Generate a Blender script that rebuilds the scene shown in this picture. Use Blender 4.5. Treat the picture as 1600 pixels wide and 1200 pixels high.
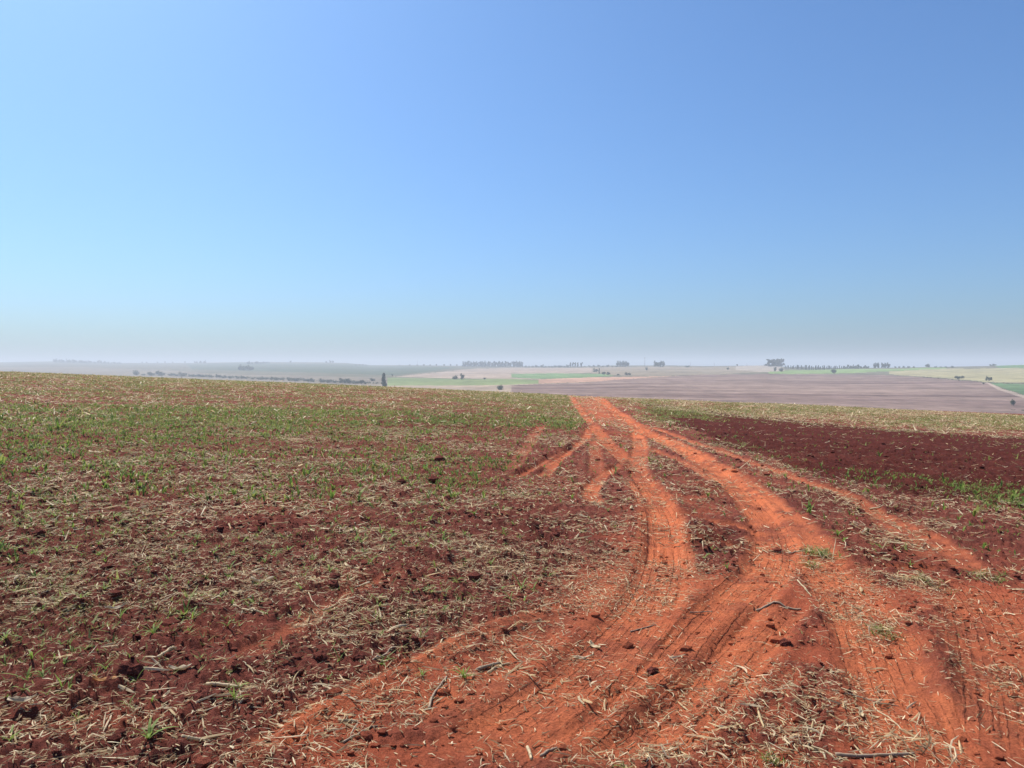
import bpy, math, random
import numpy as np
from mathutils import Vector, Matrix

for o in list(bpy.data.objects):
    bpy.data.objects.remove(o)
S = bpy.context.scene
COL = S.collection
random.seed(7)
rng = np.random.default_rng(11)

# ------------------------------------------------------------------ camera
F = 1186.0            # focal length in photo pixels (1600 wide)
HOR = 572.0           # photo row of eye level
EYE = 1.6
PITCH = math.atan((600 - HOR) / F)
cam_d = bpy.data.cameras.new('camera')
cam = bpy.data.objects.new('camera', cam_d)
COL.objects.link(cam)
cam.location = (0, 0, EYE)
cam.rotation_euler = (math.pi / 2 - PITCH, 0, 0)
cam_d.sensor_width = 36.0
cam_d.lens = 36.0 * F / 1600.0
cam_d.clip_start = 0.05
cam_d.clip_end = 40000
S.camera = cam

# ------------------------------------------------------------------ sky, sun, exposure
SUN_AZ = math.radians(-42)      # left of the viewing direction
SUN_EL = math.radians(52)
W = bpy.data.worlds.new('World')
S.world = W
W.use_nodes = True
wn, wl = W.node_tree.nodes, W.node_tree.links
bg = wn['Background']
sky = wn.new('ShaderNodeTexSky')
sky.sky_type = 'NISHITA'
sky.sun_disc = False
sky.sun_elevation = SUN_EL
sky.sun_rotation = SUN_AZ
sky.altitude = 300
sky.air_density = 1.0
sky.dust_density = 2.2
sky.ozone_density = 1.2
hsv = wn.new('ShaderNodeHueSaturation')
hsv.inputs['Saturation'].default_value = 1.0
wb = wn.new('ShaderNodeMix'); wb.data_type = 'RGBA'; wb.blend_type = 'MULTIPLY'   # one white balance for the whole sky
wb.inputs[0].default_value = 1.0
wb.inputs[7].default_value = (0.60, 0.955, 1.36, 1)
wl.new(sky.outputs[0], wb.inputs[6])
wl.new(wb.outputs[2], hsv.inputs['Color'])
wl.new(hsv.outputs[0], bg.inputs['Color'])
bg.inputs['Strength'].default_value = 0.076
sd = bpy.data.lights.new('sun', 'SUN')
sun = bpy.data.objects.new('sun', sd)
COL.objects.link(sun)
sd.energy = 5.0
sd.angle = math.radians(0.53)
sd.color = (1.0, 0.95, 0.88)
sun_dir = Vector((math.sin(SUN_AZ) * math.cos(SUN_EL), math.cos(SUN_AZ) * math.cos(SUN_EL), math.sin(SUN_EL)))
sun.rotation_euler = sun_dir.to_track_quat('Z', 'Y').to_euler()
sun.location = (0, 0, 30)
S.view_settings.view_transform = 'Standard'
S.view_settings.look = 'None'
S.view_settings.exposure = 0.50
S.view_settings.gamma = 1.0
S.view_settings.use_curve_mapping = False
S.render.engine = 'CYCLES'

# ------------------------------------------------------------------ helpers
def tag(o, label=None, cat=None, group=None, kind=None):
    if label: o['label'] = label
    if cat: o['category'] = cat
    if group: o['group'] = group
    if kind: o['kind'] = kind
    return o

def mesh_np(name, V, Fq, mat, smooth=False, parent=None, mats=None):
    """V (n,3); Fq: (m,4) or (m,3) int array or list of such arrays"""
    me = bpy.data.meshes.new(name)
    if not isinstance(Fq, list): Fq = [Fq]
    Fq = [np.asarray(f, np.int32) for f in Fq if len(f)]
    loops = np.concatenate([f.ravel() for f in Fq])
    cnt = np.concatenate([np.full(len(f), f.shape[1], np.int32) for f in Fq])
    start = np.concatenate([[0], np.cumsum(cnt)[:-1]]).astype(np.int32)
    me.vertices.add(len(V)); me.vertices.foreach_set('co', np.asarray(V, np.float32).ravel())
    me.loops.add(len(loops)); me.loops.foreach_set('vertex_index', loops)
    me.polygons.add(len(cnt)); me.polygons.foreach_set('loop_start', start); me.polygons.foreach_set('loop_total', cnt)
    me.polygons.foreach_set('use_smooth', np.full(len(cnt), smooth, bool))
    me.update(calc_edges=True)
    if mat: me.materials.append(mat)
    o = bpy.data.objects.new(name, me)
    COL.objects.link(o)
    if parent: o.parent = parent
    return o

def attr(o, name, vals):
    a = o.data.attributes.new(name, 'FLOAT', 'POINT')
    a.data.foreach_set('value', np.asarray(vals, np.float32).ravel())

def hash2(ix, iy, s):
    h = (ix.astype(np.int64) * 374761393 + iy.astype(np.int64) * 668265263 + s * 2246822519) & 0xffffffff
    h = ((h ^ (h >> 13)) * 1274126177) & 0xffffffff
    h = ((h ^ (h >> 16)) * 2654435761) & 0xffffffff
    return ((h ^ (h >> 15)) & 0xffffff) / float(0xffffff)

def vn(x, y, s=0):
    ix, iy = np.floor(x), np.floor(y)
    fx, fy = x - ix, y - iy
    fx = fx * fx * fx * (fx * (fx * 6 - 15) + 10); fy = fy * fy * fy * (fy * (fy * 6 - 15) + 10)
    a, b = hash2(ix, iy, s), hash2(ix + 1, iy, s)
    c, d = hash2(ix, iy + 1, s), hash2(ix + 1, iy + 1, s)
    return (a + (b - a) * fx) * (1 - fy) + (c + (d - c) * fx) * fy

def fbm(x, y, s=0, o=3, g=0.5):
    t, a, n = 0, 1.0, 0
    for i in range(o):
        t = t + a * vn(x * 2 ** i + 17.3 * i, y * 2 ** i - 9.1 * i, s + i); n += a; a *= g
    return t / n

def worley(x, y, s=0):
    ix, iy = np.floor(x), np.floor(y)
    best = np.full(x.shape, 9.0); bid = np.zeros(x.shape)
    for dx in (-1, 0, 1):
        for dy in (-1, 0, 1):
            cx, cy = ix + dx, iy + dy
            d = (cx + hash2(cx, cy, s) - x) ** 2 + (cy + hash2(cx, cy, s + 5) - y) ** 2
            m = d < best
            best = np.where(m, d, best)
            bid = np.where(m, hash2(cx, cy, s + 9), bid)
    return np.sqrt(best), bid

def sstep(a, b, x):
    t = np.clip((x - a) / (b - a), 0, 1)
    return t * t * (3 - 2 * t)

# ------------------------------------------------------------------ the lie of the land
LAT = -0.0437
CURV, Y0, YL = 0.0006, 30.0, 95.0
def macro(x, y):
    xs = 140 * np.tanh(x / 140.0)
    d = np.clip(y - Y0, 0, YL - Y0)
    z = LAT * xs - CURV * d * d - 2 * CURV * (YL - Y0) * np.clip(y - YL, 0, None)
    return z + 0.10 * (vn(x / 7.0 + 3, y / 9.0, 90) - 0.5) * sstep(6, 20, y) * (1 - sstep(60, 90, y))

cp, sp = math.cos(PITCH), math.sin(PITCH)
def pix_dir(px, py):
    u = (np.asarray(px, float) - 800) / F
    v = -(np.asarray(py, float) - 600) / F
    return u, cp + v * sp, -sp + v * cp

def pix_ground(px, py):
    """where the ray through a photo pixel meets the near field"""
    dx, dy, dz = pix_dir(px, py)
    t = np.full(np.shape(dx), 2.0)
    prev = t.copy()
    done = np.zeros(np.shape(dx), bool)
    for i in range(500):
        step = np.where(done, 0, 0.02 * t)
        t2 = t + step
        hit = (EYE + dz * t2 < macro(dx * t2, dy * t2)) & ~done
        lo, hi = t.copy(), t2.copy()
        if np.any(hit):
            for k in range(20):
                m = 0.5 * (lo + hi)
                below = EYE + dz * m < macro(dx * m, dy * m)
                hi = np.where(below, m, hi); lo = np.where(below, lo, m)
            t = np.where(hit, hi, np.where(done, t, t2)); done |= hit
        else:
            t = np.where(done, t, t2)
        if np.all(done) or np.all(t[~done] > 90): break
    return dx * t, dy * t

def to_pix(x, y, z):
    yy = y * cp - (z - EYE) * sp
    zz = y * sp + (z - EYE) * cp
    yy = np.maximum(yy, 0.01)
    return 800 + F * x / yy, 600 - F * zz / yy

# ------------------------------------------------------------------ materials
def new_mat(name):
    m = bpy.data.materials.new(name); m.use_nodes = True
    n, l = m.node_tree.nodes, m.node_tree.links
    b = n['Principled BSDF']
    b.inputs['Roughness'].default_value = 0.9
    b.inputs['Specular IOR Level'].default_value = 0.15
    return m, n, l, b

def ramp(n, stops):
    r = n.new('ShaderNodeValToRGB')
    e = r.color_ramp.elements
    while len(e) < len(stops): e.new(0.5)
    for i, (p, c) in enumerate(stops):
        e[i].position = p; e[i].color = (*c, 1)
    return r

def mix(n, l, fac, a, b, mode='MIX'):
    m = n.new('ShaderNodeMix'); m.data_type = 'RGBA'; m.blend_type = mode
    for inp, v in ((m.inputs[0], fac), (m.inputs[6], a), (m.inputs[7], b)):
        if isinstance(v, (int, float)): inp.default_value = v
        elif isinstance(v, tuple): inp.default_value = (*v, 1)
        else: l.new(v, inp)
    return m.outputs[2]

def noise(n, l, scale, detail=4, rough=0.6, vec=None):
    t = n.new('ShaderNodeTexNoise')
    t.inputs['Scale'].default_value = scale; t.inputs['Detail'].default_value = detail
    t.inputs['Roughness'].default_value = rough
    if vec is None:
        g = n.new('ShaderNodeNewGeometry'); vec = g.outputs['Position']
    l.new(vec, t.inputs['Vector'])
    return t.outputs['Fac']

def maprange(n, l, v, a, b, c, d):
    m = n.new('ShaderNodeMapRange')
    l.new(v, m.inputs[0])
    for i, q in enumerate((a, b, c, d)): m.inputs[i + 1].default_value = q
    return m.outputs[0]

def soil_material():
    m, n, l, b = new_mat('red_soil')
    def A(name):
        a = n.new('ShaderNodeAttribute'); a.attribute_name = name; return a.outputs['Fac']
    n1 = noise(n, l, 1.3, 5, 0.6); n2 = noise(n, l, 14, 5, 0.65); n3 = noise(n, l, 90, 4, 0.7)
    tilled = mix(n, l, n2, (0.13, 0.036, 0.028), (0.31, 0.095, 0.064))
    comp = mix(n, l, n2, (0.25, 0.058, 0.030), (0.46, 0.122, 0.060))
    dust = mix(n, l, n1, (0.49, 0.130, 0.054), (0.63, 0.190, 0.082))
    moist = mix(n, l, n2, (0.066, 0.0145, 0.011), (0.125, 0.031, 0.022))
    c = mix(n, l, A('moist'), tilled, moist)
    c = mix(n, l, A('compact'), c, comp)
    c = mix(n, l, A('dust'), c, dust)
    v = maprange(n, l, n3, 0.28, 0.72, 0.58, 1.32)
    cc = n.new('ShaderNodeCombineColor')
    for i in range(3): l.new(v, cc.inputs[i])
    c = mix(n, l, 1.0, c, cc.outputs[0], 'MULTIPLY')
    l.new(c, b.inputs['Base Color'])
    b.inputs['Roughness'].default_value = 1.0
    b.inputs['Specular IOR Level'].default_value = 0.05
    def M(op, a_, b_=None):
        q = n.new('ShaderNodeMath'); q.operation = op
        for i, v_ in enumerate((a_, b_)):
            if v_ is None: continue
            if isinstance(v_, (int, float)): q.inputs[i].default_value = v_
            else: l.new(v_, q.inputs[i])
        return q.outputs[0]
    # broken clods, then crumbs, then tyre tread on the packed ruts
    rough = M('SUBTRACT', 1.0, M('MAXIMUM', M('MULTIPLY', A('dust'), .80), M('MULTIPLY', A('compact'), .60)))
    b1 = n.new('ShaderNodeBump'); b1.inputs['Distance'].default_value = 0.085
    l.new(noise(n, l, 9, 7, 0.72), b1.inputs['Height']); l.new(M('MULTIPLY', rough, .9), b1.inputs['Strength'])
    b2 = n.new('ShaderNodeBump'); b2.inputs['Strength'].default_value = 1.0; b2.inputs['Distance'].default_value = 0.022
    l.new(noise(n, l, 45, 8, 0.8), b2.inputs['Height']); l.new(b1.outputs[0], b2.inputs['Normal'])
    wob = M('MULTIPLY', noise(n, l, 7, 4), .5)
    g = M('ABSOLUTE', M('SUBTRACT', M('FRACT', M('ADD', M('DIVIDE', A('tread_lat'), .058), wob)), .5))
    gro = maprange(n, l, g, .33, .43, 0, 1)
    lug = maprange(n, l, M('ABSOLUTE', M('SUBTRACT', M('FRACT', M('ADD', M('DIVIDE', A('tread_arc'), .075), M('MULTIPLY', M('FLOOR', M('DIVIDE', A('tread_lat'), .058)), .37))), .5)), .36, .46, 0, .55)
    wear = maprange(n, l, noise(n, l, 2.6, 5, .65), .40, .58, 0, 1)
    hgt = M('MULTIPLY', M('MULTIPLY', M('MAXIMUM', gro, lug), A('tread')), wear)
    b3 = n.new('ShaderNodeBump'); b3.invert = True; b3.inputs['Strength'].default_value = 1.0; b3.inputs['Distance'].default_value = 0.016
    l.new(hgt, b3.inputs['Height']); l.new(b2.outputs[0], b3.inputs['Normal'])
    l.new(b3.outputs[0], b.inputs['Normal'])
    return m
M_SOIL = soil_material()

def leafy(name, c0, c1, trans=0.35, c2=None):
    m, n, l, b = new_mat(name)
    g = n.new('ShaderNodeNewGeometry')
    stops = [(0.0, c0), (1.0, c1)] if c2 is None else [(0.0, c0), (0.55, c1), (1.0, c2)]
    r = ramp(n, stops)
    l.new(g.outputs['Random Per Island'], r.inputs[0])
    nz = noise(n, l, 40, 3)
    v = maprange(n, l, nz, 0.3, 0.7, 0.75, 1.2)
    cc = n.new('ShaderNodeCombineColor')
    for i in range(3): l.new(v, cc.inputs[i])
    c = mix(n, l, 1.0, r.outputs[0], cc.outputs[0], 'MULTIPLY')
    l.new(c, b.inputs['Base Color'])
    b.inputs['Roughness'].default_value = 0.65
    b.inputs['Specular IOR Level'].default_value = 0.25
    t = n.new('ShaderNodeBsdfTranslucent'); l.new(c, t.inputs['Color'])
    ms = n.new('ShaderNodeMixShader'); ms.inputs[0].default_value = trans
    l.new(b.outputs[0], ms.inputs[1]); l.new(t.outputs[0], ms.inputs[2])
    l.new(ms.outputs[0], n['Material Output'].inputs['Surface'])
    return m
M_STRAW = leafy('dry_straw', (0.22, 0.125, 0.06), (0.62, 0.46, 0.24), 0.40, (0.86, 0.74, 0.48))
M_HUSK = leafy('dry_husk', (0.50, 0.37, 0.20), (0.78, 0.65, 0.43), 0.4)
M_GREYHUSK = leafy('weathered_husk', (0.44, 0.35, 0.23), (0.62, 0.51, 0.36), 0.45)
M_ORANGE = leafy('brown_dead_leaf', (0.45, 0.20, 0.06), (0.52, 0.26, 0.09), 0.35)
M_STICK = leafy('weathered_stalk', (0.21, 0.14, 0.09), (0.36, 0.26, 0.17), 0.0)
M_GREEN = leafy('green_blade', (0.09, 0.17, 0.03), (0.19, 0.27, 0.05), 0.45, (0.33, 0.34, 0.09))
M_WEED = leafy('low_weed', (0.135, 0.165, 0.04), (0.23, 0.26, 0.065), 0.45, (0.38, 0.36, 0.13))
M_TREE = leafy('tree_foliage', (0.035, 0.055, 0.024), (0.075, 0.10, 0.04), 0.2)
M_PINE = leafy('dark_foliage', (0.026, 0.045, 0.024), (0.05, 0.07, 0.034), 0.15)
M_BARK, _n, _l, _b = new_mat('bark'); _b.inputs['Base Color'].default_value = (0.11, 0.085, 0.065, 1)
M_POLE, _n, _l, _b = new_mat('pole_concrete'); _b.inputs['Base Color'].default_value = (0.30, 0.29, 0.27, 1)

def field_material(name, c0, c1, ys=0.02, xs=0.0015, rows=0.0):
    m, n, l, b = new_mat(name)
    g = n.new('ShaderNodeNewGeometry')
    mp = n.new('ShaderNodeMapping'); l.new(g.outputs['Position'], mp.inputs['Vector'])
    mp.inputs['Scale'].default_value = (xs, ys, 0)
    nz = noise(n, l, 1.0, 5, 0.6, mp.outputs[0])
    nb = noise(n, l, 0.006, 4, 0.6)
    nf = noise(n, l, 0.05, 8, 0.75)
    v = maprange(n, l, nz, 0.36, 0.64, 0, 1)
    c = mix(n, l, v, c0, c1)
    k = n.new('ShaderNodeMath'); k.operation = 'MULTIPLY'
    l.new(maprange(n, l, nb, 0.3, 0.7, 0.85, 1.15), k.inputs[0]); l.new(maprange(n, l, nf, 0.3, 0.7, 0.55, 1.45), k.inputs[1])
    cc = n.new('ShaderNodeCombineColor')
    for i in range(3): l.new(k.outputs[0], cc.inputs[i])
    c = mix(n, l, 1.0, c, cc.outputs[0], 'MULTIPLY')
    l.new(c, b.inputs['Base Color']); b.inputs['Roughness'].default_value = 1.0
    b.inputs['Specular IOR Level'].default_value = 0.0
    return m

# ------------------------------------------------------------------ near field: tracks and soil states
def smooth_poly(pts, n=10):
    P = np.array(pts, float); P = np.vstack([2 * P[0] - P[1], P, 2 * P[-1] - P[-2]])
    out = []
    for i in range(1, len(P) - 2):
        for t in np.linspace(0, 1, n, endpoint=False):
            a, b, c, d = P[i - 1], P[i], P[i + 1], P[i + 2]
            out.append(0.5 * (2 * b + (c - a) * t + (2 * a - 5 * b + 4 * c - d) * t * t + (3 * b - a - 3 * c + d) * t ** 3))
    out.append(P[-2])
    return np.array(out)

# (photo polyline, width m, dust, depth m, tread style)
TR = [
 ([(884,613),(893,622),(905,640),(925,665),(945,690),(965,710),(985,728),(1010,757),(1028,787),(1034,815),(1036,850),(1030,890)], .33, .85, .030, 1),
 ([(915,615),(921,620),(947,635),(974,650),(989,665),(997,687),(998,708),(994,728),(1000,748)], .36, .95, .025, 0),
 ([(998,748),(1016,775),(1030,800),(1036,830),(1038,868),(1030,910),(1006,958),(960,1010),(900,1070),(830,1120),(740,1180),(690,1215)], .48, .9, .025, 1),
 ([(921,619),(955,639),(985,661),(1019,682),(1056,702),(1094,723),(1131,747),(1161,774),(1187,804),(1203,834),(1208,868),(1196,895),(1168,922),(1112,980),(1056,1050),(985,1120),(890,1215)], .44, 1.0, .030, 2),
 ([(1019,680),(1060,698),(1100,720),(1145,748),(1185,778),(1222,810),(1252,838),(1272,866),(1290,900),(1330,940),(1362,990),(1392,1060),(1420,1130),(1440,1215)], .50, 1.0, .012, 0),
 ([(985,660),(1037,676),(1080,692),(1124,706),(1165,722),(1206,735),(1256,755),(1300,767),(1337,784),(1369,803),(1403,819),(1441,834),(1469,850),(1497,872),(1520,900)], .30, .72, .02, 0),
 ([(1369,803),(1410,826),(1450,850),(1490,885)], .55, .5, .01, 0),
 ([(902,613),(918,628),(938,646),(958,668)], 1.4, .5, .0001, 0),
 ([(925,661),(914,684),(888,706),(865,725),(846,748)], .24, .75, .03, 0),
 ([(902,695),(861,717),(828,736),(796,750)], .2, .5, .03, 0),
 ([(846,665),(831,684),(816,706),(792,738)], .30, .35, .015, 0),
 ([(977,727),(947,740),(929,755),(921,774),(934,792)], .25, .75, .025, 0),
 ([(925,684),(929,714),(929,744)], .26, .35, .02, 0),
 ([(1044,800),(1097,812),(1142,822),(1185,834)], .16, .7, .02, 0),
 ([(1080,842),(1130,852),(1185,862)], .12, .5, .01, 0),
 ([(1007,699),(1049,717),(1090,736),(1124,757)], .24, .6, .02, 0),
 ([(1236,935),(1208,960),(1150,1021),(1094,1085),(1037,1140),(960,1215)], .40, .80, .030, 2),
 ([(1030,880),(1010,930),(950,1000),(860,1080),(780,1150),(720,1215)], 1.1, .5, .01, 0),
 ([(900,950),(830,966),(760,985),(690,1020),(600,1066),(500,1116),(400,1182),(340,1222)], .17, .72, .0, 0),
 ([(1275,880),(1330,930),(1360,985),(1390,1060),(1420,1130),(1440,1215)], .55, .55, .015, 1),
 ([(1500,905),(1540,960),(1565,1030),(1585,1110),(1600,1215)], .55, .5, .02, 1),
 ([(1290,892),(1380,888),(1480,890),(1600,888)], .10, .6, .012, 0),
 ([(640,885),(560,922),(470,975),(380,1025),(300,1050)], .16, .40, .01, 0),
]
TRP = []
for pl, w, du, de, st in TR:
    a = np.array(pl, float)
    gx, gy = pix_ground(a[:, 0], a[:, 1])
    TRP.append((smooth_poly(np.stack([gx, gy], 1)), w, du, de, st))

def blob(px, py, cx, cy, rx, ry, rot=0.0):
    c, s = math.cos(rot), math.sin(rot)
    u, v = px - cx, py - cy
    a, b = (u * c + v * s) / rx, (-u * s + v * c) / ry
    return np.exp(-(a * a + b * b))

def poly_in(px, py, P):
    px = np.asarray(px); r = np.zeros(px.shape, bool)
    n = len(P); j = n - 1
    for i in range(n):
        xi, yi = P[i]; xj, yj = P[j]
        if yi != yj:
            r ^= ((yi > py) != (yj > py)) & (px < (xj - xi) * (py - yi) / (yj - yi) + xi)
        j = i
    return r

def soil_maps(x, y):
    """dust / compact / moist / depth / tread per ground point (world x, y)"""
    n = x.shape
    dust = np.zeros(n); dep = np.zeros(n); near = np.zeros(n)
    TL, TA, TM = np.zeros(n), np.zeros(n), np.zeros(n)
    wob = (fbm(x * 5, y * 5, 40, 3) - 0.5)
    edge = 0.55 + 0.9 * wob
    for P, w, du, de, st in TRP:
        lo, hi = P.min(0) - w * 1.6 - .3, P.max(0) + w * 1.6 + .3
        idx = np.nonzero(((x > lo[0]) & (x < hi[0]) & (y > lo[1]) & (y < hi[1])).ravel())[0]
        if not len(idx): continue
        X, Y = x.ravel()[idx], y.ravel()[idx]
        best = np.full(len(idx), 1e9); lat = np.zeros(len(idx)); arc = np.zeros(len(idx)); tt = np.zeros(len(idx))
        s0 = 0.0; seg = np.diff(P, axis=0); L = np.hypot(seg[:, 0], seg[:, 1]); tot = L.sum()
        for k in range(len(seg)):
            if L[k] < 1e-6: continue
            d = seg[k] / L[k]
            rx, ry = X - P[k, 0], Y - P[k, 1]
            t = rx * d[0] + ry * d[1]
            q = np.clip(t, 0, L[k])
            ex, ey = rx - q * d[0], ry - q * d[1]
            dd = ex * ex + ey * ey
            m = dd < best
            best = np.where(m, dd, best); lat = np.where(m, rx * d[1] - ry * d[0], lat); arc = np.where(m, s0 + q, arc)
            s0 += L[k]
        dist = np.sqrt(best); hw = w * 0.5
        E = edge.ravel()[idx]
        fade = sstep(0, 0.5, arc) * sstep(0, 0.5, tot - arc) if tot > 2 else 1.0
        core = (1 - sstep(hw * (0.55 + 0.25 * E), hw * (1.0 + 0.55 * E), dist)) * fade
        worn = 0.72 + 0.5 * (vn(arc * 1.1, lat * 3, 61) - 0.3)
        c = core * du * np.clip(worn, 0.35, 1.1)
        dr = dust.ravel(); dr[idx] = np.maximum(dr[idx], c); dust = dr.reshape(n)
        prof = -de * (1 - sstep(hw * .6, hw * 1.05, dist)) + 0.55 * de * np.exp(-((dist - hw * 1.2) / (hw * .28)) ** 2)
        if de == 0: prof = 0.028 * np.exp(-(dist / (hw * .6)) ** 2)
        if st:
            k = 0.068 if st == 2 else 0.075
            ph = lat / k + 0.3 * vn(arc * .8, lat * 0, 88)
            g = np.abs((ph % 1.0) - 0.5) * 2 + 0.16 * (vn(arc * 30, lat * 30, 89) - .5)
            lug = ((arc / 0.085 + np.floor(ph) * 0.5) % 1.0)
            gro = sstep(.66, .84, g) * (0.6 + 0.4 * (lug < .6)) + 0.22 * (lug > .84)
            brk = sstep(0.30, 0.60, fbm(arc * 1.6 + 5, lat * 4, 77, 4, .6)) * (0.5 + vn(arc * 9, lat * 9, 78))
            prof = prof - 0.007 * gro * core * brk
            tl, ta, tm = TL.ravel(), TA.ravel(), TM.ravel()
            b_ = (core > 0.02) & (core >= tm[idx]); q_ = idx[b_]
            tl[q_] = lat[b_]; ta[q_] = arc[b_]; tm[q_] = core[b_]
            TL, TA, TM = tl.reshape(n), ta.reshape(n), tm.reshape(n)
        dp = dep.ravel(); dp[idx] += prof * fade; dep = dp.reshape(n)
        nr = near.ravel(); nr[idx] = np.maximum(nr[idx], core); near = nr.reshape(n)
    px, py = to_pix(x, y, macro(x, y))
    pw = px + 60 * (fbm(x * .8, y * .8, 51, 3) - .5); qw = py + 26 * (fbm(x * .8 + 9, y * .8, 52, 3) - .5) * np.clip((py - 600) / 200, .05, 1)
    comp = np.zeros(n)
    # trafficked, flattened soil in the foreground right of the diagonal furrow
    L = np.interp(qw, [860, 900, 950, 1000, 1100, 1200], [930, 850, 800, 700, 470, 300])
    comp = np.maximum(comp, 0.85 * sstep(-60, 70, pw - L) * sstep(840, 930, qw))
    for cx, cy, rx, ry, v in [(960, 690, 45, 55, .55), (935, 640, 30, 22, .8), (1090, 790, 80, 45, .55), (1010, 850, 80, 60, .7), (1330, 860, 110, 35, .5),
                              (1180, 745, 60, 20, .45), (560, 900, 90, 22, .3), (420, 800, 120, 24, .22), (150, 1130, 130, 30, .55), (380, 985, 150, 16, .45), (600, 1110, 200, 60, .45), (880, 760, 60, 40, .25)]:
        comp = np.maximum(comp, v * blob(pw, qw, cx, cy, rx, ry))
    comp = np.clip(comp * (0.30 + 0.95 * sstep(.30, .62, fbm(x * 3, y * 3, 71, 5, .62))), 0, 1)
    dust = dust * (0.55 + 0.55 * sstep(.28, .58, fbm(x * 4 + 7, y * 4, 73, 5, .62))) * (0.72 + 0.36 * sstep(.3, .6, fbm(x * 16, y * 16, 74, 3, .6)))
    moist = np.zeros(n)
    D = [(985, 628), (1100, 643), (1330, 666), (1700, 690), (1700, 815), (1500, 790), (1300, 755), (1180, 712), (1050, 664)]
    moist = np.where(poly_in(pw, qw, D), 0.95, moist)
    for cx, cy, rx, ry, v in [(700, 660, 110, 18, .5), (1110, 840, 55, 16, .8), (960, 705, 25, 25, .5), (1420, 860, 120, 30, .35), (850, 830, 80, 25, .35), (1330, 790, 90, 22, .5), (1110, 760, 40, 25, .5)]:
        moist = np.maximum(moist, v * blob(pw, qw, cx, cy, rx, ry))
    moist = np.clip(moist * (0.7 + 0.6 * fbm(x * 2, y * 2, 72, 3)), 0, 1)
    global TREAD
    TREAD = (TL, TA, TM)
    return dust, comp, moist, dep, near

# fine sheet in front of the camera, denser where it is closer
AZ = math.radians(45)
NC, R0, R1, KR = 820, 2.3, 92.0, 0.0055
az = np.linspace(-AZ, AZ, NC)
NR = int(math.log(R1 / R0) / KR)
rr = R0 * np.exp(KR * np.arange(NR))
RR, AA = np.meshgrid(rr, az, indexing='ij')
GX, GY = RR * np.sin(AA), RR * np.cos(AA)
dust, comp, moist, dep, near = soil_maps(GX, GY)
Z = macro(GX, GY) + dep
loose = np.clip(1 - 0.95 * np.maximum(dust, near * .8) - 0.72 * comp, 0.04, 1)
w1, i1 = worley(GX * 7, GY * 7, 3)
w2, i2 = worley(GX * 17, GY * 17, 4)
ja, jb = fbm(GX * 21, GY * 21, 28, 2) - .5, fbm(GX * 21 + 5, GY * 21, 29, 2) - .5
w1, i1 = worley(GX * 7 + ja, GY * 7 + jb, 3)
w2, i2 = worley(GX * 16 + ja, GY * 16 + jb, 4)
cl = np.minimum(np.clip(0.70 - w1, 0, 1) * 1.25, .40 + .4 * i2) * (i1 > .50) * (0.2 + i1) * 0.052 + np.minimum(np.clip(0.7 - w2, 0, 1) * 1.8, .6) * (i2 > .35) * 0.026
far_soft = 1 - 0.45 * sstep(12, 40, RR)
Z += loose * far_soft * (cl + 0.065 * (fbm(GX * 2.2, GY * 2.2, 6, 3) - .5) + 0.036 * (1 - 2 * np.abs(vn(GX * 19, GY * 19, 8) - .5)) * vn(GX * 5, GY * 5, 18))
Z += (0.35 + 0.65 * loose) * (0.030 * (fbm(GX * 1.1, GY * 1.1, 14, 3) - .5) + 0.014 * (vn(GX * 34, GY * 34, 9) - .5))
Z += 0.008 * (vn(GX * 60, GY * 60, 10) - .5) * (1 - sstep(8, 14, RR))
ii = np.arange(NR * NC).reshape(NR, NC)
quads = np.stack([ii[:-1, :-1], ii[:-1, 1:], ii[1:, 1:], ii[1:, :-1]], -1).reshape(-1, 4)[:, ::-1]
V = np.stack([GX, GY, Z], -1).reshape(-1, 3)
field = mesh_np('tilled_field', V, quads, M_SOIL, True)
tag(field, 'tilled red soil field crossed by orange tyre tracks', None, None, 'structure')
attr(field, 'tread_lat', TREAD[0]); attr(field, 'tread_arc', TREAD[1]); attr(field, 'tread', TREAD[2])
attr(field, 'dust', dust); attr(field, 'compact', comp); attr(field, 'moist', moist)

def gz(x, y):
    """height of the fine sheet"""
    x, y = np.asarray(x, float), np.asarray(y, float)
    r = np.hypot(x, y); a = np.arctan2(x, y)
    i = np.clip(np.log(np.maximum(r, R0) / R0) / KR, 0, NR - 1.001); j = np.clip((a + AZ) / (2 * AZ) * (NC - 1), 0, NC - 1.001)
    i0, j0 = i.astype(int), j.astype(int); fi, fj = i - i0, j - j0
    return (Z[i0, j0] * (1 - fi) * (1 - fj) + Z[i0 + 1, j0] * fi * (1 - fj) + Z[i0, j0 + 1] * (1 - fi) * fj + Z[i0 + 1, j0 + 1] * fi * fj)
def gval(A, x, y):
    r = np.hypot(x, y); a = np.arctan2(x, y)
    i = np.clip(np.log(np.maximum(r, R0) / R0) / KR, 0, NR - 1).astype(int); j = np.clip((a + AZ) / (2 * AZ) * (NC - 1), 0, NC - 1).astype(int)
    return A[i, j]

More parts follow.
